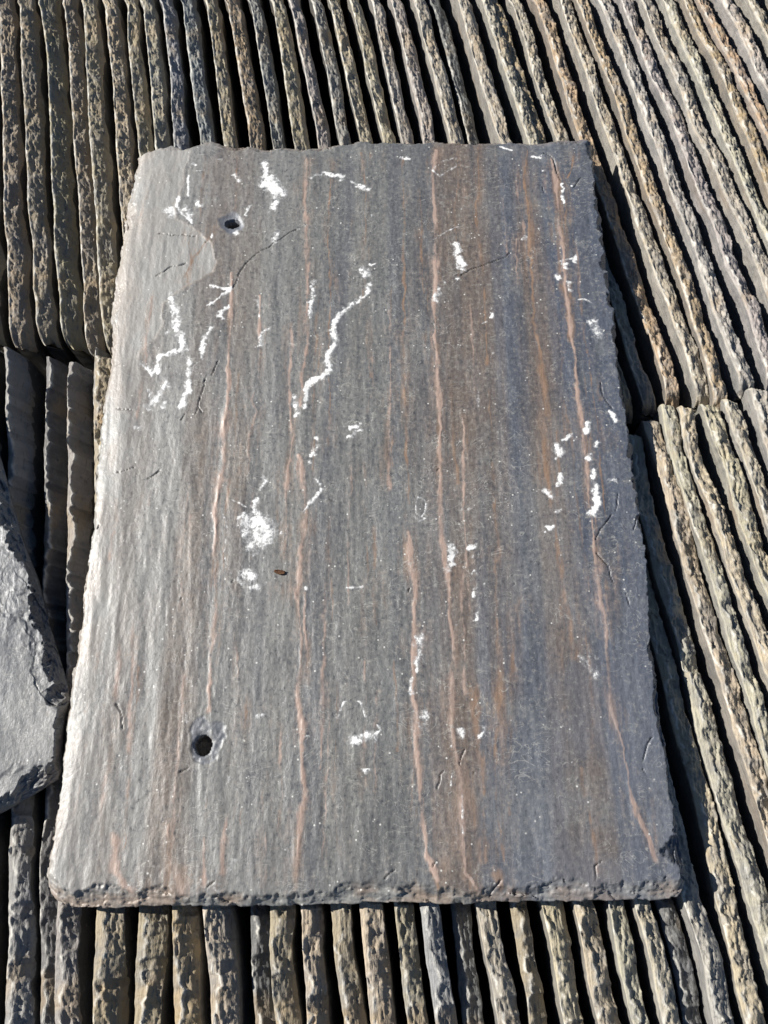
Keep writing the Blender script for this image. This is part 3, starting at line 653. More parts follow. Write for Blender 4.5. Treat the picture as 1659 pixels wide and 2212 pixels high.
def standing_slate(pts, row, y0, y1, th, dz, lean, slope, c0, camp, shift, seed):
    """one slate on its long edge: smooth faces, dressed top edge with a chipped crest"""
    pts = sorted([(y * 0.001, x * 0.001) for x, y in pts])
    py, px = np.array([a for a, b in pts]), np.array([b for a, b in pts])
    fine = min(y1, 0.385)
    y = np.linspace(y0, fine, max(60, int((fine - y0) / 0.00062)))
    if y1 > fine:                      # the far, unseen part needs less detail
        y = np.concatenate([y, np.linspace(fine, y1, 60)[1:]])
    nu = len(y)
    bold = 1.55 if pts[0][1] > 0.1 else 1.2
    k = 0.168 if row == 'upper' else 0.140
    x = np.interp(y, py, px)
    x = np.where(y < py[0], px[0] - k * (y - py[0]), x)
    x = np.where(y > py[-1], px[-1] - k * (y - py[-1]), x)
    ker = np.hanning(41); ker /= ker.sum()
    xp = np.pad(x, 20, mode='reflect', reflect_type='odd')
    x = np.convolve(xp, ker, 'valid') + shift
    U = y / 0.001
    x = x + (0.0017 if pts[0][1] > 0.1 else 0.0012) * fbm(U / 38, U * 0 + seed, seed + 2, 2) + 0.0006 * fbm(U / 14, U * 0 + seed, seed, 3) + 0.0003 * fbm(U / 3, U * 0, seed + 5, 2)
    zt = (-0.0065 - 0.022 * y if row == 'upper' else -0.0065 + 0 * y) + dz + 0.0012 * fbm(U / 40, U * 0, seed + 9, 2)
    thk = th * (1 + 0.24 * fbm(U / 25, U * 0 + 3.7, seed + 11, 3))
    ns = max(9, int(th / 0.00052))
    s = np.linspace(0, 1, ns)
    UU, SS = np.meshgrid(U, s, indexing='ij')
    s_mm = SS * thk[:, None] * 1000
    # crest line, bitten irregularly by the dressing blows
    ph = U / 10.5 + 1.5 * fbm(U / 19, U * 0, seed + 13, 2)
    pf = ph - np.floor(ph)
    sc = np.sqrt(np.clip(4 * pf * (1 - pf), 0, 1)) * (0.15 + 1.0 * _hash(np.floor(ph), np.floor(ph) * 0, seed + 14))
    c = (c0 + camp * (0.45 - sc) + 1.1 * camp * fbm(U / 24, U * 0, seed + 15, 2) + 0.35 * camp * fbm(U / 2.5, U * 0, seed + 16, 2)) * th * 1000
    c = np.clip(c, 0.12, 0.75 * th * 1000)[:, None]
    d = s_mm - c
    rough = sstep(-0.3, 0.9, d)
    sl = slope - 0.05 + 0.26 * fbm(U / 22, U * 0, seed + 17, 2)[:, None]
    if row == 'lower' and slope > 0.78:
        sl = sl - 0.30 + 1.25 * sstep(-0.16, -0.03, y)[:, None]
    prof = np.where(d > 0, -sl * d - 0.010 * d * d - (0.9 if pts[0][1] < 0.1 else 0.2) * np.clip(d - 0.76 * th * 1000, 0, None), 0.25 * d)
    # hammered lumps, chipped cells, fine ribs along the grain
    wx, wy = 1.6 * fbm(UU / 4, s_mm / 3, seed + 18, 3), 1.0 * fbm(UU / 4, s_mm / 3, seed + 19, 3)
    sw = s_mm - (0.25 if pts[0][1] > 0.1 else 0.06) * UU
    prof = prof + bold * rough * (1.15 * facets((UU + 1.6 * wx) / 8.5 + seed, (s_mm + 1.5 * wy) / 5.5, seed + 20, 1.0, 0.7)
                           + 0.42 * facets((UU + wx) / 2.6 + seed, (s_mm + wy) / 2.0, seed + 30, 1.1, 0.75)
                           + 1.15 * fbm(UU / 9, s_mm / 5, seed + 40, 4)
                           + 0.6 * fbm(UU / 6.0, sw / 0.8, seed + 50, 3))
    prof = prof + 0.22 * fbm(UU / 2, s_mm / 0.8, seed + 55, 2)
    Z = zt[:, None] + prof * 0.001
    # rounded, nipped ends
    r = 0.013
    for e, rr in ((y - y0, r if row == 'upper' else 0.005), (y1 - y, 0.006 if row == 'upper' else 0.0035)):
        q = np.clip(rr - e, 0, rr)
        Z = Z - (rr - np.sqrt(np.maximum(rr * rr - q * q, 0)))[:, None] * 0.9
    X = x[:, None] + SS * thk[:, None]
    Y = np.repeat(y[:, None], ns, 1)
    tl = math.tan(lean)
    dep = np.array([0.0008, 0.002, 0.004, 0.007, 0.011, 0.017, 0.026, 0.045, 0.09])
    def face(xe, ze, sd, sign):
        D = np.repeat(dep[None, :], nu, 0)
        xx = xe[:, None] - tl * D + sign * 0.0009 * fbm(np.repeat(U[:, None], len(dep), 1) / 16, D * 60, sd, 3) * np.minimum(D / 0.004, 1)
        zz = ze[:, None] - D
        xb = xe - tl * (ze - BOTTOM)
        return np.concatenate([xx, xb[:, None]], 1), np.concatenate([zz, np.full((nu, 1), BOTTOM)], 1)
    lx, lz = face(X[:, 0], Z[:, 0], seed + 60, 1)
    rx, rz = face(X[:, -1], Z[:, -1], seed + 70, 1)
    nd = len(dep) + 1
    PX = np.concatenate([lx[:, ::-1], X, rx], 1)
    PZ = np.concatenate([lz[:, ::-1], Z, rz], 1)
    PY = np.repeat(y[:, None], PX.shape[1], 1)
    nw = PX.shape[1]
    # ragged broken ends
    jag = 0.0018 * fbm(PX[0] * 300, PZ[0] * 160, seed + 80, 3)
    jag = jag + 0.0022 * facets(PX[0] * 220 + seed, PZ[0] * 90, seed + 81, 1.0, 1.2)
    for t in range(4):
        PY[t] += jag * (1 - t / 4)
        PY[-1 - t] += -np.abs(jag) * (1 - t / 4)
    # keep the top over the foot (a lean pivots on the foot, the traced crest stays put)
    edge = np.concatenate([np.zeros((nu, nd - 1)), np.full((nu, 1), 0.6), np.ones(rough.shape), np.zeros((nu, nd))], 1)
    crest = np.concatenate([np.zeros((nu, nd - 1)), np.full((nu, 1), 0.6), np.exp(-(d / 0.7) ** 2), np.zeros((nu, nd))], 1)
    idx = np.arange(nu * nw).reshape(nu, nw)
    quads = np.stack([idx[:-1, :-1], idx[1:, :-1], idx[1:, 1:], idx[:-1, 1:]], -1).reshape(-1, 4)
    bot = np.stack([idx[:-1, -1], idx[1:, -1], idx[1:, 0], idx[:-1, 0]], -1)
    quads = np.concatenate([quads, bot])
    V = np.stack([PX, PY, PZ], -1).reshape(-1, 3)
    return V, (quads[:, ::-1], [list(idx[0]), list(idx[-1][::-1])]), {'edge': edge.ravel(), 'crest': crest.ravel()}

def add_slate(geo, tint, label, group, x0):
    V, F, A = geo
    org = np.array([V[:, 0].mean(), V[:, 1].mean(), BOTTOM])
    me = make_mesh('standing_slate', V - org, F, A, MAT_EDGE)
    o = bpy.data.objects.new('standing_slate', me)
    C.objects.link(o)
    o.location = org
    vr = np.random.RandomState(len(C.objects) + 5).uniform(0.88, 1.12, 3)
    vr = vr * 0.3 + vr.mean() * 0.7
    o.color = tuple(np.array(TINT[tint]) * vr) + ({'o': 0.25, 'd': 0.45, 'b': 0.3, 'g': 0.4, 'n': 0.74, 'p': 0.76}.get(tint, 0.60) if x0 < 0.19 else 0.74,)  # alpha dims faces seen in shade and lifts sunlit ones, as surface colour
    o['label'] = label
    o['category'] = 'slate'
    o['group'] = group

def lean_at(x):
    return math.radians(np.interp(x, [-0.22, 0.0, 0.15, 0.3], [-1.5, -1.5, -0.5, 1.5]))

# tint, thickness, height offset (mm), crest position, scallop, shift (mm), near end, far end, label
ORD = ['first', 'second', 'third', 'fourth', 'fifth', 'sixth', 'seventh', 'eighth', 'ninth', 'tenth', 'eleventh', 'twelfth', 'thirteenth',
       'fourteenth', 'fifteenth', 'sixteenth', 'seventeenth', 'eighteenth', 'nineteenth', 'twentieth']
LOOK = {'o': 'olive tan', 'g': 'neutral grey', 'b': 'blue grey', 'r': 'rust stained', 'y': 'creamy yellow', 'p': 'pinkish grey', 'n': 'pale buff', 'd': 'dark shaded'}
UPPER = [[(x - 16.5, y) for x, y in UPPER[0]]] + UPPER + [[(x + 25, y + 3) for x, y in UPPER[-1]]]
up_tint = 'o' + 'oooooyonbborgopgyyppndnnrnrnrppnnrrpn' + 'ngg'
up_th = {0: 10, 1: 10.5, 2: 10.5, 3: 11.5, 4: 9.5, 5: 10.5, 6: 10, 7: 8.5, 8: 9, 9: 9, 10: 10, 11: 9, 12: 10.5, 13: 9, 14: 10, 15: 8.5, 16: 9, 17: 9, 18: 9,
         19: 8.5, 20: 9.5, 21: 10, 22: 8.5, 23: 9.5, 24: 8, 25: 7.5, 26: 8.5, 27: 9, 28: 8.5, 29: 8, 30: 9, 31: 9, 32: 9.5, 33: 8.5, 34: 8, 35: 8, 36: 9, 37: 8, 38: 8}
up_dz = {25: -5, 26: -6, 27: -4, 28: -1, 3: -1.5, 4: -1, 13: -0.5, 22: -7, 15: -1}
up_shift = {23: 1.6, 24: 2.2, 25: 0.6, 26: 1.6, 27: 0.8, 28: 2.0, 29: 1.2, 30: 3.6, 31: 2.0, 32: 5.0, 33: 1.6, 34: 2.2, 35: 2.2, 36: 6.5, 37: 3, 38: 3, 39: 3}
up_note = {12: 'with orange patches', 22: 'sunk between lit neighbours', 30: 'with broad smooth face',
           32: 'with broad smooth face'}
UPPER_SPEC = []
for n in range(len(UPPER)):
    ymn = min(p[1] for p in UPPER[n]) * 0.001
    x0 = sum(p[0] for p in UPPER[n]) / len(UPPER[n])
    end = float(np.interp(n, [0, 1, 2, 3, 4, 5, 6, 25, 26, 27, 28, 29, 30, 31, 32, 40], [.089, .087, .088, .087, .079, .079, .076, .032, .036, .038, .038, .034, .043, .048, .050, .052]))
    if n < 20:
        where = '%s from the left in upper row' % ORD[n]
    elif n < len(UPPER) - 1 or True:
        where = '%s from the right in upper row' % ORD[len(UPPER) - 1 - n]
    lab = '%s slate %s' % (LOOK[up_tint[n]] + ' standing' * (n not in up_note), (up_note.get(n, '') + ', ' if n in up_note else '') + where)
    UPPER_SPEC.append((up_tint[n], up_th.get(n, 9), up_dz.get(n, 0.0), 0.06 if n < 20 else 0.12, 0.05 if n < 20 else 0.14, up_shift.get(n, 0.0), end, 0.64, lab))

LOWER = [[(x - 17, y) for x, y in LOWER[0]], LOWER[0], [(-165.5, 77.0), (-164.5, 45.0), (-158.5, 25.0)]] + LOWER[1:]
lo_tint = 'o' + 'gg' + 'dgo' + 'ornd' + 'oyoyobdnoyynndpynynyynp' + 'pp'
lo_th = {2: 6.0, 3: 10, 5: 12.5, 6: 12, 7: 10, 8: 12, 9: 9, 10: 11, 11: 10, 12: 9.5, 13: 10.5, 14: 9.5, 15: 9.5, 16: 9.5, 17: 10, 18: 9, 19: 10.5, 20: 10, 21: 8.5, 22: 8.5, 23: 9.5,
         24: 9.5, 25: 10.5, 26: 11, 27: 10, 28: 8.5, 29: 9, 30: 10.5, 31: 9}
lo_dz = {25: -4, 26: -4.5, 27: -2, 1: -3, 2: -6, 3: -8, 4: -3, 9: -9, 16: -9, 18: -4, 23: -7, 12: -1}
lo_shift = {25: 1.2, 26: 0.3, 27: 2.0, 28: 1.2, 29: 1.8, 30: 2.8, 31: 4.0, 32: 5.0, 33: 3.0}
lo_note = {2: 'narrow and sunk', 9: 'sunk low', 16: 'sunk low', 23: 'sunk low'}
LOWER_SPEC = []
for n in range(len(LOWER)):
    far = float(np.interp(n, [0, 1, 2, 3, 4, 5, 25, 26, 27, 28, 29, 30, 31, 32, 33, 34], [.082, .082, .083, .079, .071, .073, .010, .018, .026, .035, .034, .0345, .038, .045, .046, .048]))
    if n < 16:
        where = '%s from the left in lower row' % ORD[n]
    else:
        where = '%s from the right in lower row' % ORD[len(LOWER) - 1 - n]
    lab = '%s slate %s' % (LOOK[lo_tint[n]] + ' standing' * (n not in lo_note), (lo_note.get(n, '') + ', ' if n in lo_note else '') + where)
    LOWER_SPEC.append((lo_tint[n], lo_th.get(n, 10), lo_dz.get(n, 0.0), 0.22, 0.34, lo_shift.get(n, 0.0), -0.33 if n != 2 else -0.02, far, lab))

UP_SLOPE = {3: 0.75, 4: 0.62, 9: 0.6, 13: 0.55, 15: 0.6, 1: 0.52, 2: 0.55, 18: 0.55}
LO_SLOPE = {1: 0.80, 2: 0.95, 3: 0.95, 4: 0.79, 9: 0.9, 16: 0.9, 18: 0.75, 23: 0.8, 7: 0.6, 11: 0.6}
for n in range(23, len(UPPER_SPEC)):
    UPPER_SPEC[n] = UPPER_SPEC[n][:1] + (UPPER_SPEC[n][1] + 0.2,) + UPPER_SPEC[n][2:5] + (UPPER_SPEC[n][5] * 0.8,) + UPPER_SPEC[n][6:]
for n in range(25, len(LOWER_SPEC)):
    LOWER_SPEC[n] = LOWER_SPEC[n][:1] + (LOWER_SPEC[n][1] - 0.2,) + LOWER_SPEC[n][2:]
UP_LEAN = {30: 4.0, 31: 3.0, 32: 6.0, 33: 3.0, 34: 3.5, 35: 4.0, 36: 7.0}
for n in range(23, len(UPPER_SPEC)):
    UP_SLOPE[n] = 0.30
for n in range(25, len(LOWER_SPEC)):
    LO_SLOPE[n] = 0.36

def build_row(rows, spec, row):
    for n, (pts, sp) in enumerate(zip(rows, spec)):
        tint, th, dz, c0, camp, shift, y0, y1, label = sp
        xm = sum(p[0] for p in pts) / len(pts) * 0.001
        geo = standing_slate(pts, row, y0, y1, th * 0.001, dz * 0.001, math.radians(UP_LEAN[n]) if row == 'upper' and n in UP_LEAN else lean_at(xm), (UP_SLOPE if row == 'upper' else LO_SLOPE).get(n, 0.46), c0, camp, shift * 0.001,
                             (11 if row == 'upper' else 911) + n * 101)
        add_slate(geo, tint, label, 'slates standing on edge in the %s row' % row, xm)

build_row(UPPER, UPPER_SPEC, 'upper')
build_row(LOWER, LOWER_SPEC, 'lower')

# ------------------------------------------------------------------ lying slates
def resample(poly, n):
    p = np.array(poly, dtype=float)
    t = np.concatenate([[0], np.cumsum(np.hypot(*np.diff(p, axis=0).T))])
    u = np.linspace(0, t[-1], n)
    return np.stack([np.interp(u, t, p[:, 0]), np.interp(u, t, p[:, 1])], 1)

def coons(L, R, T, B, nu, nv):
    L, R = resample(L, nv), resample(R, nv)      # bottom -> top
    T, B = resample(T, nu), resample(B, nu)      # left -> right
    u = np.linspace(0, 1, nu)[None, :, None]
    v = np.linspace(0, 1, nv)[:, None, None]
    P = (1 - v) * B[None] + v * T[None] + (1 - u) * L[:, None] + u * R[:, None]
    P -= (1 - u) * (1 - v) * B[0] + u * (1 - v) * B[-1] + (1 - u) * v * T[0] + u * v * T[-1]
    return P[..., 0], P[..., 1]

def edge_cut(d, s, w, drop, seed, chip):
    """how far the dressed edge lies below the face: d = distance in from the edge, s = run along it (mm)"""
    t = s / chip + 1.2 * fbm(s / (chip * 2.5), s * 0, seed + 3, 2)
    tf = t - np.floor(t)
    bite = np.sqrt(np.clip(4 * tf * (1 - tf), 0, 1)) * (0.15 + 0.85 * _hash(np.floor(t), np.floor(t) * 0, seed + 4))
    t2 = s / (chip * 0.37) + 1.5 * fbm(s / chip, s * 0, seed + 13, 2)
    tg = t2 - np.floor(t2)
    bite = 0.8 * bite + 0.32 * np.sqrt(np.clip(4 * tg * (1 - tg), 0, 1)) * _hash(np.floor(t2), np.floor(t2) * 0, seed + 14) ** 2
    ws = w * np.clip(0.38 + 0.85 * bite + 0.7 * fbm(s / (chip * 3), s * 0, seed + 5, 3) + 0.25 * fbm(s / 2.0, d / 2.0, seed + 6, 3), 0.18, 2.4)
    f = np.clip(1 - d / ws, 0, 1)
    dep = drop * f ** 0.85
    wx = 1.2 * fbm(s / 4, d / 3, seed + 9, 3)
    dep = dep + np.minimum(1, 2 * f) * drop * (0.34 * facets((s + 1.1 * d + 0.6 * wx) / (chip * 0.5), (d + 0.6 * wx) / 3.0, seed + 7, 1.3, 0.7) + 0.16 * fbm((s + 1.2 * d) / 5, d / 2.5, seed + 8, 4))
    q = 1.15
    dq = dep + 0.5 * fbm(s / 9, d / 6, seed + 10, 3)
    fl = np.floor(dq / q)
    ter = (fl + sstep(0.62, 1.0, dq / q - fl)) * q
    return np.maximum(0.5 * dep + 0.5 * ter, 0) * sstep(0, 0.12, f), f

def lying_slate(name, X, Y, Z, zb, attrs, mat, holes=()):
    """closed slab from a fine top grid; coarse underside; holes go right through"""
    nv, nu = X.shape
    n = nv * nu
    idx = np.arange(n).reshape(nv, nu)
    q = np.stack([idx[:-1, :-1], idx[:-1, 1:], idx[1:, 1:], idx[1:, :-1]], -1).reshape(-1, 4)
    verts = [np.stack([X, Y, Z], -1).reshape(-1, 3)]
    quads, extra = [], 0
    cx, cy = X.ravel()[q].mean(1), Y.ravel()[q].mean(1)
    keep = np.ones(len(q), bool)
    for hx, hy, ra, rb in holes:
        keep &= ((cx - hx) / ra) ** 2 + ((cy - hy) / rb) ** 2 > 1.0
    gone = q[~keep]
    quads.append(q[keep])
    # side walls
    ring = np.concatenate([idx[0, :], idx[1:, -1], idx[-1, -2::-1], idx[-2:0:-1, 0]])
    base = n
    rv = verts[0][ring].copy(); rv[:, 2] = zb
    verts.append(rv)
    k = np.arange(len(ring)); k2 = (k + 1) % len(ring)
    quads.append(np.stack([ring[k2], ring[k], base + k, base + k2], -1))
    polys = []
    if not holes:
        polys.append([int(base + t) for t in k[::-1]])
    else:
        st = 12
        iu = np.unique(np.append(np.arange(0, nu, st), nu - 1)); iv = np.unique(np.append(np.arange(0, nv, st), nv - 1))
        b2 = base + len(ring)
        bv = np.stack([X[np.ix_(iv, iu)], Y[np.ix_(iv, iu)], np.full((len(iv), len(iu)), zb)], -1)
        verts.append(bv.reshape(-1, 3))
        bi = b2 + np.arange(len(iu) * len(iv)).reshape(len(iv), len(iu))
        bq = np.stack([bi[:-1, :-1], bi[1:, :-1], bi[1:, 1:], bi[:-1, 1:]], -1).reshape(-1, 4)
        al = np.concatenate(verts)
        bc = al[bq].mean(1)
        kb = np.ones(len(bq), bool)
        for hx, hy, ra, rb in holes:
            kb &= ((bc[:, 0] - hx) / (ra + 3)) ** 2 + ((bc[:, 1] - hy) / (rb + 3)) ** 2 > 1.0
        quads.append(bq[kb])
        # hole walls: edges used once by the removed cells
        ed = np.concatenate([gone[:, [0, 1]], gone[:, [1, 2]], gone[:, [2, 3]], gone[:, [3, 0]]])
        s = {}
        for a, b in ed:
            s[(int(a), int(b))] = 1
        bound = [(a, b) for a, b in s if (b, a) not in s]
        off = sum(len(v) for v in verts)
        hv, mp = [], {}
        for a, b in bound:
            for t in (a, b):
                if t not in mp:
                    mp[t] = off + len(hv)
                    c = verts[0][t].copy(); c[2] = zb
                    hv.append(c)
        verts.append(np.array(hv))
        quads.append(np.array([[a, b, mp[b], mp[a]] for a, b in bound]))
    V = np.concatenate(verts) * 0.001
    tot = len(V)
    at = {k_: np.concatenate([v.ravel(), np.zeros(tot - n)]) for k_, v in attrs.items()}
    org = np.array([V[:n, 0].mean(), V[:n, 1].mean(), zb * 0.001])
    me = make_mesh(name, V - org, (np.concatenate(quads), polys), at, mat)
    o = bpy.data.objects.new(name, me)
    C.objects.link(o)
    o.location = org
    return o

# the big slate on top
NU, NV = 560, 830
X, Y = coons(SLAB_LEFT[::-1], SLAB_RIGHT[::-1], SLAB_TOP, SLAB_BOTTOM, NU, NV)
u = np.linspace(0, 1, NU)[None, :] + 0 * X
v = np.linspace(0, 1, NV)[:, None] + 0 * X
TH = 5.5
dl, dr, db, dt = u * 300, (1 - u) * 301, v * 450, (1 - v) * 450
# nibbled outline
def nib(s, seed):
    return 1.7 * fbm(s / 20, s * 0 + .5, seed, 3) + 1.1 * facets(s / 7 + fbm(s / 9, s * 0, seed + 8, 2), s * 0 + .5, seed, .8, 1.0) + 0.7 * fbm(s / 3, s * 0, seed + 5, 3)
X = X + nib(Y, 71) * np.exp(-dl / 5) + nib(Y, 72) * np.exp(-dr / 5)
Y = Y + nib(X, 73) * np.exp(-db / 5) * 0.7 + nib(X, 74) * np.exp(-dt / 5)
Z = np.full(X.shape, TH)
# cleavage relief: long soft folds, stronger low on the left
fold = sstep(-20, -150, X) * (0.35 + 0.65 * sstep(40, -120, Y))
Z += 0.55 * fbm(X / 60, Y / 150, 81, 3)
Z += (0.38 + 0.30 * fold) * fbm(X / 8 + Y / 90, Y / 45, 82, 3)
Z += fold * 0.6 * fbm(X / 20 + Y / 60, Y / 26, 83, 3)
Z += 0.16 * fbm(X / 2.2, Y / 12, 84, 3) + 0.10 * fbm(X / 1.6, Y / 2.5, 85, 2)
lv = 4.2 * fbm(X / 46 + 3, Y / 70, 141, 5) + 1.4 * fold + 0.010 * X
lf = np.floor(lv)
step = (0.08 + 0.10 * fold + 0.08 * sstep(-150, -215, Y)) * np.clip(0.6 + 2.2 * fbm(X / 25, Y / 25, 142, 2), 0.1, 1.4)
Z += 0.5 * step * lv + 0.5 * step * (lf + sstep(0.0, 0.16, lv - lf))
# a flake that has come off the upper left corner, edges of thin layers
def inpoly(X, Y, poly):
    ins = np.zeros(X.shape, bool)
    for (xi, yi), (xj, yj) in zip(poly, poly[1:] + poly[:1]):
        ins ^= ((yi > Y) != (yj > Y)) & (X < (xj - xi) * (Y - yi) / (yj - yi + 1e-9) + xi)
    return ins
poly = np.array(PALE_LAYER)
inside = inpoly(X, Y, PALE_LAYER)
pd = polydist(X, Y, list(map(tuple, poly)) + [tuple(poly[0])])
sd = np.where(inside, pd, -pd) + 3.5 * fbm(X / 12, Y / 12, 86, 5)
Z -= 0.32 * sstep(-0.6, 1.0, sd)
pale = 0.95 * sstep(-0.8, 1.5, sd)
warm = 0.32 * np.exp(-((sd) / 0.9) ** 2) * (0.4 + 0.9 * np.clip(fbm(X / 9, Y / 9, 87, 2) + .5, 0, 1))
# dressed edges
cb, fb = edge_cut(db, X, 8.5, 5.2, 91, 21.0)
cr, fr = edge_cut(dr, Y, 5.5 + 9.0 * sstep(-185, -215, Y) + 5 * np.exp(-((Y - 110) / 22) ** 2), 8.0, 92, 15.0)
cl, fl_ = edge_cut(dl, Y, 7.0, 3.2, 93, 19.0)
ct, ft = edge_cut(dt, X, 5.0, 3.6, 94, 22.0)
cut = np.maximum(np.maximum(cb, cr), np.maximum(cl, ct))
Z -= np.minimum(cut, 9.8)
# left margin rolls over towards the light
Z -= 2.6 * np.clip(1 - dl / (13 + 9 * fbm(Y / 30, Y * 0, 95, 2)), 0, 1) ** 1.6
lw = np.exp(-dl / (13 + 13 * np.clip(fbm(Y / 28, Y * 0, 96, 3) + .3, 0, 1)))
pale = np.maximum(pale, np.clip(lw * 1.2, 0, 0.9))  # sunlit sheen of the rolled left margin, painted as pale colour
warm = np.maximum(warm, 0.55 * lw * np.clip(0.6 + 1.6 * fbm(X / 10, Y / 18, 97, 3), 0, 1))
warm = np.maximum(warm, 0.75 * np.minimum(1, 2.2 * fb) * np.clip(0.45 + 2.4 * fbm(X / 12, Y / 5, 98, 3), 0, 1) + 0.4 * ft)
pale = np.maximum(pale, 0.75 * np.minimum(1, 2.5 * fb) * np.clip(0.7 + 1.6 * fbm(X / 8, Y / 5, 99, 3), 0, 1))
# streaks
pink, rust = np.zeros(X.shape), np.zeros(X.shape)
wob = 1.5 * fbm(X / 30, Y / 12, 101, 3) + 0.7 * fbm(X / 3, Y / 3.5, 102, 3)
rg = np.random.RandomState(4)
FAINT = []
for k in range(70):
    fx, fy, fl2 = rg.uniform(-138, 140), rg.uniform(-200, 200), rg.uniform(30, 130)
    FAINT.append(([(fx, min(fy + fl2 / 2, 214)), (fx + rg.uniform(-1.5, 1.5), fy), (fx + rg.uniform(-2, 2), max(fy - fl2 / 2, -222))], rg.uniform(0.8, 3.0), rg.uniform(0.2, 0.5), int(rg.rand() < 0.6), 0.25))
for pts, wd, st, kind, rel in VEINS + FAINT:
    st = min(1.15, st * 1.35)
    yy = [p[1] for p in pts]
    rows = np.where((Y[:, 0] > min(yy) - 14) & (Y[:, 0] < max(yy) + 14))[0]
    if not len(rows):
        continue
    sl = slice(rows[0], rows[-1] + 1)
    dd = polydist(X[sl] + wob[sl], Y[sl], pts)
    loc = wd * np.clip(0.8 + 1.6 * fbm(X[sl] / 60, Y[sl] / 16, int(wd * 100) + 7, 3), 0.3, 2)
    core = np.exp(-(dd / np.maximum(loc * 0.46, 0.40)) ** 2) * np.clip(1.0 + 1.1 * fbm(X[sl] / 1.4, Y[sl] / 6, int(yy[0]) + 360, 3), 0.45, 1.2)
    soft = np.exp(-(dd / (loc * 2.1 + 2.0)) ** 2) * st * np.clip(0.6 + 1.2 * fbm(X[sl] / 25, Y[sl] / 45, int(yy[0]) + 330, 3), 0, 1)
    rust[sl] = np.maximum(rust[sl], 0.55 * soft * np.clip(0.8 + 1.0 * fbm(X[sl] / 1.6, Y[sl] / 30, 370, 3), 0.2, 1.2))
    f = core * st * np.clip(0.8 + 1.5 * fbm(X[sl] / 30, Y[sl] / 20, int(yy[0]) + 300, 3), 0.55, 1.1)
    (pink if kind == 0 else rust)[sl] = np.maximum((pink if kind == 0 else rust)[sl], f)
    if rel:
        Z[sl] += rel * 0.2 * f * (1 + 1.2 * fbm(X[sl] / 4, Y[sl] / 7, 401, 2))
chalk = np.zeros(X.shape)
for pts, wd, st in CHALK:
    wd *= 0.86
    xx = [p[0] for p in pts]; yy = [p[1] for p in pts]
    rows = np.where((Y[:, 0] > min(yy) - 2 * wd - 4) & (Y[:, 0] < max(yy) + 2 * wd + 4))[0]
    if not len(rows):
        continue
    sl = slice(rows[0], rows[-1] + 1)
    cw = 2.0 if wd > 1.2 else 0.5
    dd = polydist(X[sl] + cw * fbm(X[sl] / 2.6, Y[sl] / 2.6, 111, 3), Y[sl] + cw * fbm(X[sl] / 2.6, Y[sl] / 2.6, 112, 3), pts)
    f = np.clip(1.15 - 0.55 * dd / max(wd * 0.5, 0.42), 0, 1) * st * np.clip(0.98 + 0.8 * fbm(X[sl] / 5, Y[sl] / 5, 113, 3), 0.45, 1)
    chalk[sl] = np.maximum(chalk[sl], f)
crack = np.zeros(X.shape)
for pts, wd in CRACKS:
    xx = [p[0] for p in pts]; yy = [p[1] for p in pts]
    rows = np.where((Y[:, 0] > min(yy) - 6) & (Y[:, 0] < max(yy) + 6))[0]
    cols = np.where((X[NV // 2] > min(xx) - 8) & (X[NV // 2] < max(xx) + 8))[0]
    if not len(rows) or not len(cols):
        continue
    sl = (slice(rows[0], rows[-1] + 1), slice(cols[0], cols[-1] + 1))
    dd = polydist(X[sl] + 1.1 * fbm(X[sl] / 5, Y[sl] / 5, 121, 3), Y[sl] + 1.1 * fbm(X[sl] / 5, Y[sl] / 5, 122, 3), pts)
    mx, my = sum(xx) / len(xx), sum(yy) / len(yy)
    far = max(math.hypot(p[0] - mx, p[1] - my) for p in pts) + 0.1
    tap = np.clip(1.25 - 0.95 * np.hypot(X[sl] - mx, Y[sl] - my) / far, 0.25, 1)
    hw = np.maximum(0.26, wd * 0.31 * tap) * np.clip(0.9 + fbm(X[sl] / 4, Y[sl] / 4, 123, 2), 0.4, 1.6)
    f = np.clip(1.3 - dd / hw, 0, 1)
    Z[sl] -= 1.1 * f
    crack[sl] = np.maximum(crack[sl], 0.5 * f)
# drilled holes with a chipped, dusty rim
dust = 0.42 * sstep(10, 120, X) * sstep(-20, -190, Y) * np.clip(0.7 + 1.3 * fbm(X / 22, Y / 22, 139, 4), 0, 1)
HO = []
for k, ((hx, hy), hr) in enumerate(HOLES):
    ra, rb = (5.0, 3.7) if k == 0 else (4.5, 5.2)
    rr = np.hypot((X - hx), (Y - hy)) * (1 + 0.35 * fbm(X / 6, Y / 6, 131 + k, 2))
    if k == 0:
        dust = np.maximum(dust, 0.8 * sstep(9.0, 6.0, rr))
        Z -= 1.0 * sstep(8.0, 4.5, rr)
    else:
        wv = 1.3 * fbm(X / 3, Y / 3, 135, 3)
        rim = np.where(inpoly(X, Y, RIM), -1, 1) * polydist(X, Y, RIM + RIM[:1]) + wv
        f = sstep(0.5, -0.5, rim)
        dust = np.maximum(dust, 0.6 * f * np.clip(0.9 + 1.2 * fbm(X / 3, Y / 3, 137, 3), 0, 1))
        Z -= 0.4 * f * (1 + 1.5 * fbm(X / 2.5, Y / 2.5, 138, 3)) + 0.5 * sstep(6.0, 4.6, rr)
    HO.append((hx, hy, ra, rb))
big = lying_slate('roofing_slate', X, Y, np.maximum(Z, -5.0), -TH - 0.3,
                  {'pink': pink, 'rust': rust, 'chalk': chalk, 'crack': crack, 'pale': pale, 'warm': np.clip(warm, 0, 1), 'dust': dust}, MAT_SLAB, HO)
big['label'] = 'large weathered grey slate lying flat, with two drilled holes, rusty streaks and white marks'
big['category'] = 'roofing slate'

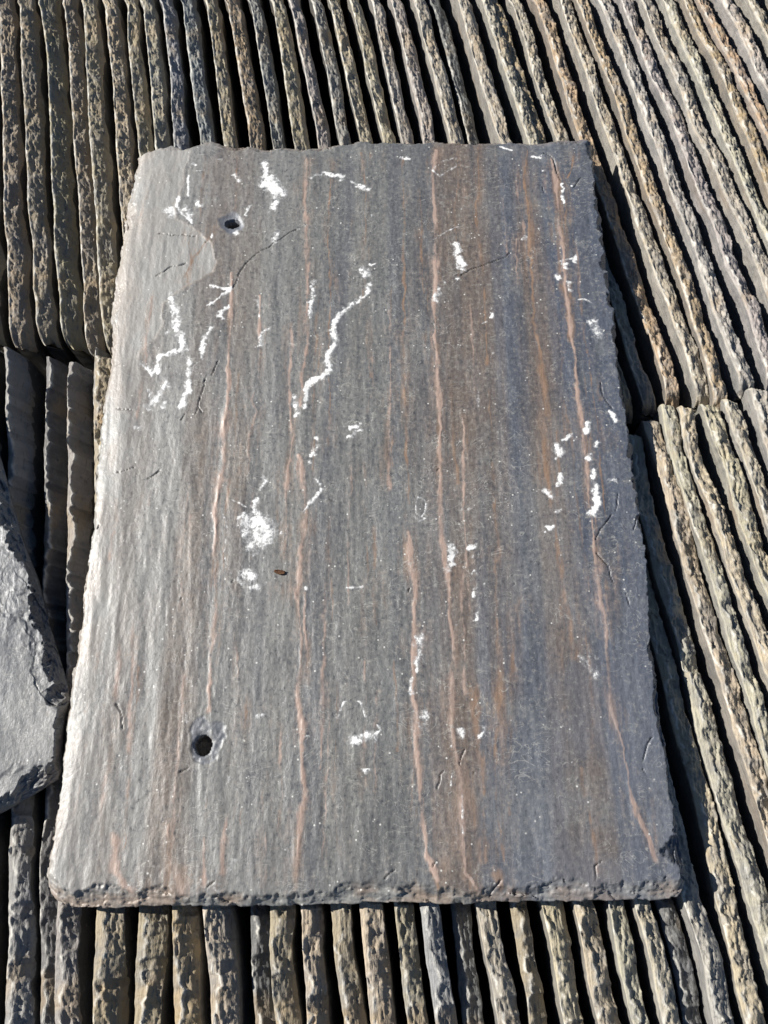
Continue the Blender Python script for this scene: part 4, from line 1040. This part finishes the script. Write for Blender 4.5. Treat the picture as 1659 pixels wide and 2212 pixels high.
# the other lying slate, reaching in from the left
FR = FRAGMENT
A = [FR[i] for i in range(1, 9)]
dirA = np.array(A[0]) - np.array(A[4]); dirA /= np.hypot(*dirA)
A = [tuple(np.array(A[0]) + dirA * 90)] + A          # far upper left -> right corner
B = [FR[i] for i in range(8, 16)]                    # right corner -> lower corner
Cc = [FR[i] for i in range(15, 19)]
dirC = np.array(Cc[-1]) - np.array(Cc[0]); dirC /= np.hypot(*dirC)
Cc = Cc + [tuple(np.array(Cc[-1]) + dirC * 95)]
D0, D1 = A[0], Cc[-1]
NU2, NV2 = 330, 300
# u runs along A/C (far -> right), v from lower edge up to A
X, Y = coons([D1, D0], B[::-1], A, Cc[::-1], NU2, NV2)
u = np.linspace(0, 1, NU2)[None, :] + 0 * X
v = np.linspace(0, 1, NV2)[:, None] + 0 * X
edge_all = polydist(X, Y, A)
dB = polydist(X, Y, B)
dC = polydist(X, Y, Cc)
Z = np.full(X.shape, 4.0)
Z += 0.8 * fbm(X / 40, Y / 40, 181, 3) + 0.3 * fbm((X * .8 + Y * .5) / 9, (X * -.5 + Y * .8) / 45, 182, 3) + 0.08 * fbm(X / 2.5, Y / 2.5, 183, 3)
s1 = X * 0.41 - Y * 0.91
ca, fa = edge_cut(edge_all, s1, 10.0, 8.0, 191, 20.0)
cB, fB = edge_cut(dB, Y, 4.0, 7.0, 192, 12.0)
cC, fC = edge_cut(dC, X, 10.0, 6.5, 193, 16.0)
cut = np.maximum(np.maximum(ca, cB), cC)
Z -= np.minimum(cut, 9.0)
# layers broken back from the edge
lay = edge_all - 17 - 22 * fbm(s1 / 26, edge_all / 20, 195, 5)
Z -= 0.5 * sstep(1.2, -1.2, lay)
band = sstep(6, -2, lay)
Z += band * (0.45 * facets((s1 + 2 * fbm(X / 5, Y / 5, 198, 2)) / 11, (edge_all + 2 * fbm(X / 5, Y / 5, 199, 2)) / 6, 196, 0.9, 0.6) + 0.8 * fbm(X / 8, Y / 8, 194, 4))
lay2 = dC - 11 - 16 * fbm(X / 22, Y / 22, 197, 5)
Z -= 0.5 * sstep(1.2, -1.2, lay2)
zero = np.zeros(X.shape)
X2 = X - 0.9
lie = lying_slate('roofing_slate', X2, Y, np.maximum(Z, -5.2), -5.8,
                  {'pink': zero, 'rust': 0.25 * np.clip(fbm(X / 14, Y / 30, 201, 3), 0, 1), 'chalk': zero, 'crack': zero,
                   'pale': np.clip(0.12 + 0.6 * fbm(X / 30, Y / 30, 202, 3), 0, 1), 'warm': 0.3 * np.clip(fC + fB, 0, 1) * np.clip(fbm(X / 8, Y / 8, 203, 2) + .5, 0, 1), 'dust': zero}, MAT_LIE)
lie['label'] = 'plain grey slate corner with chipped edges reaching in beside the large slate'
lie['category'] = 'roofing slate'

# ------------------------------------------------------------------ small bits
def scrap(name, x, y, z, lx, ly, hz, rot, mat, seed, label, cat):
    n = 9
    gu, gv = np.meshgrid(np.linspace(-1, 1, n), np.linspace(-1, 1, n))
    r = (1 - 0.45 * np.abs(gu) ** 2) * (1 + 0.5 * fbm(gu * 2, gv * 2, seed, 2))
    px, py = gu * lx, gv * ly * r
    top = hz * (0.9 + 0.8 * fbm(gu * 2, gv * 2, seed + 4, 3)) + hz * 0.7 * np.abs(gv)
    bot = top - hz * 0.45
    c, s_ = math.cos(rot), math.sin(rot)
    xx, yy = px * c - py * s_, px * s_ + py * c
    bot = bot - bot.min()
    top = bot + hz * 0.45
    V = np.concatenate([np.stack([xx, yy, top], -1).reshape(-1, 3), np.stack([xx, yy, bot], -1).reshape(-1, 3)])
    idx = np.arange(n * n).reshape(n, n)
    q = np.stack([idx[:-1, :-1], idx[:-1, 1:], idx[1:, 1:], idx[1:, :-1]], -1).reshape(-1, 4)
    ring = np.concatenate([idx[0, :], idx[1:, -1], idx[-1, -2::-1], idx[-2:0:-1, 0]])
    k2 = np.roll(ring, -1)
    w_ = np.stack([k2, ring, ring + n * n, k2 + n * n], -1)
    o = bpy.data.objects.new(name, make_mesh(name, V, (np.concatenate([q, q[:, ::-1] + n * n, w_]), []), {}, mat))
    C.objects.link(o)
    o.location = (x, y, z)
    o['label'] = label
    o['category'] = cat

scrap('dry_leaf_scrap', LEAF[0][0] * 0.001, LEAF[0][1] * 0.001, 0.0054, 0.0030, 0.0011, 0.0011, -0.15, MAT_LEAF, 3,
      'tiny curled brown scrap of dry leaf lying on the large slate', 'leaf')
scrap('stone_flake', -0.1545, 0.0275, -0.0085, 0.0022, 0.0034, 0.0016, 0.2, MAT_CHIP, 8,
      'small pale tan flake caught on a slate edge beside the large slate', 'stone flake')
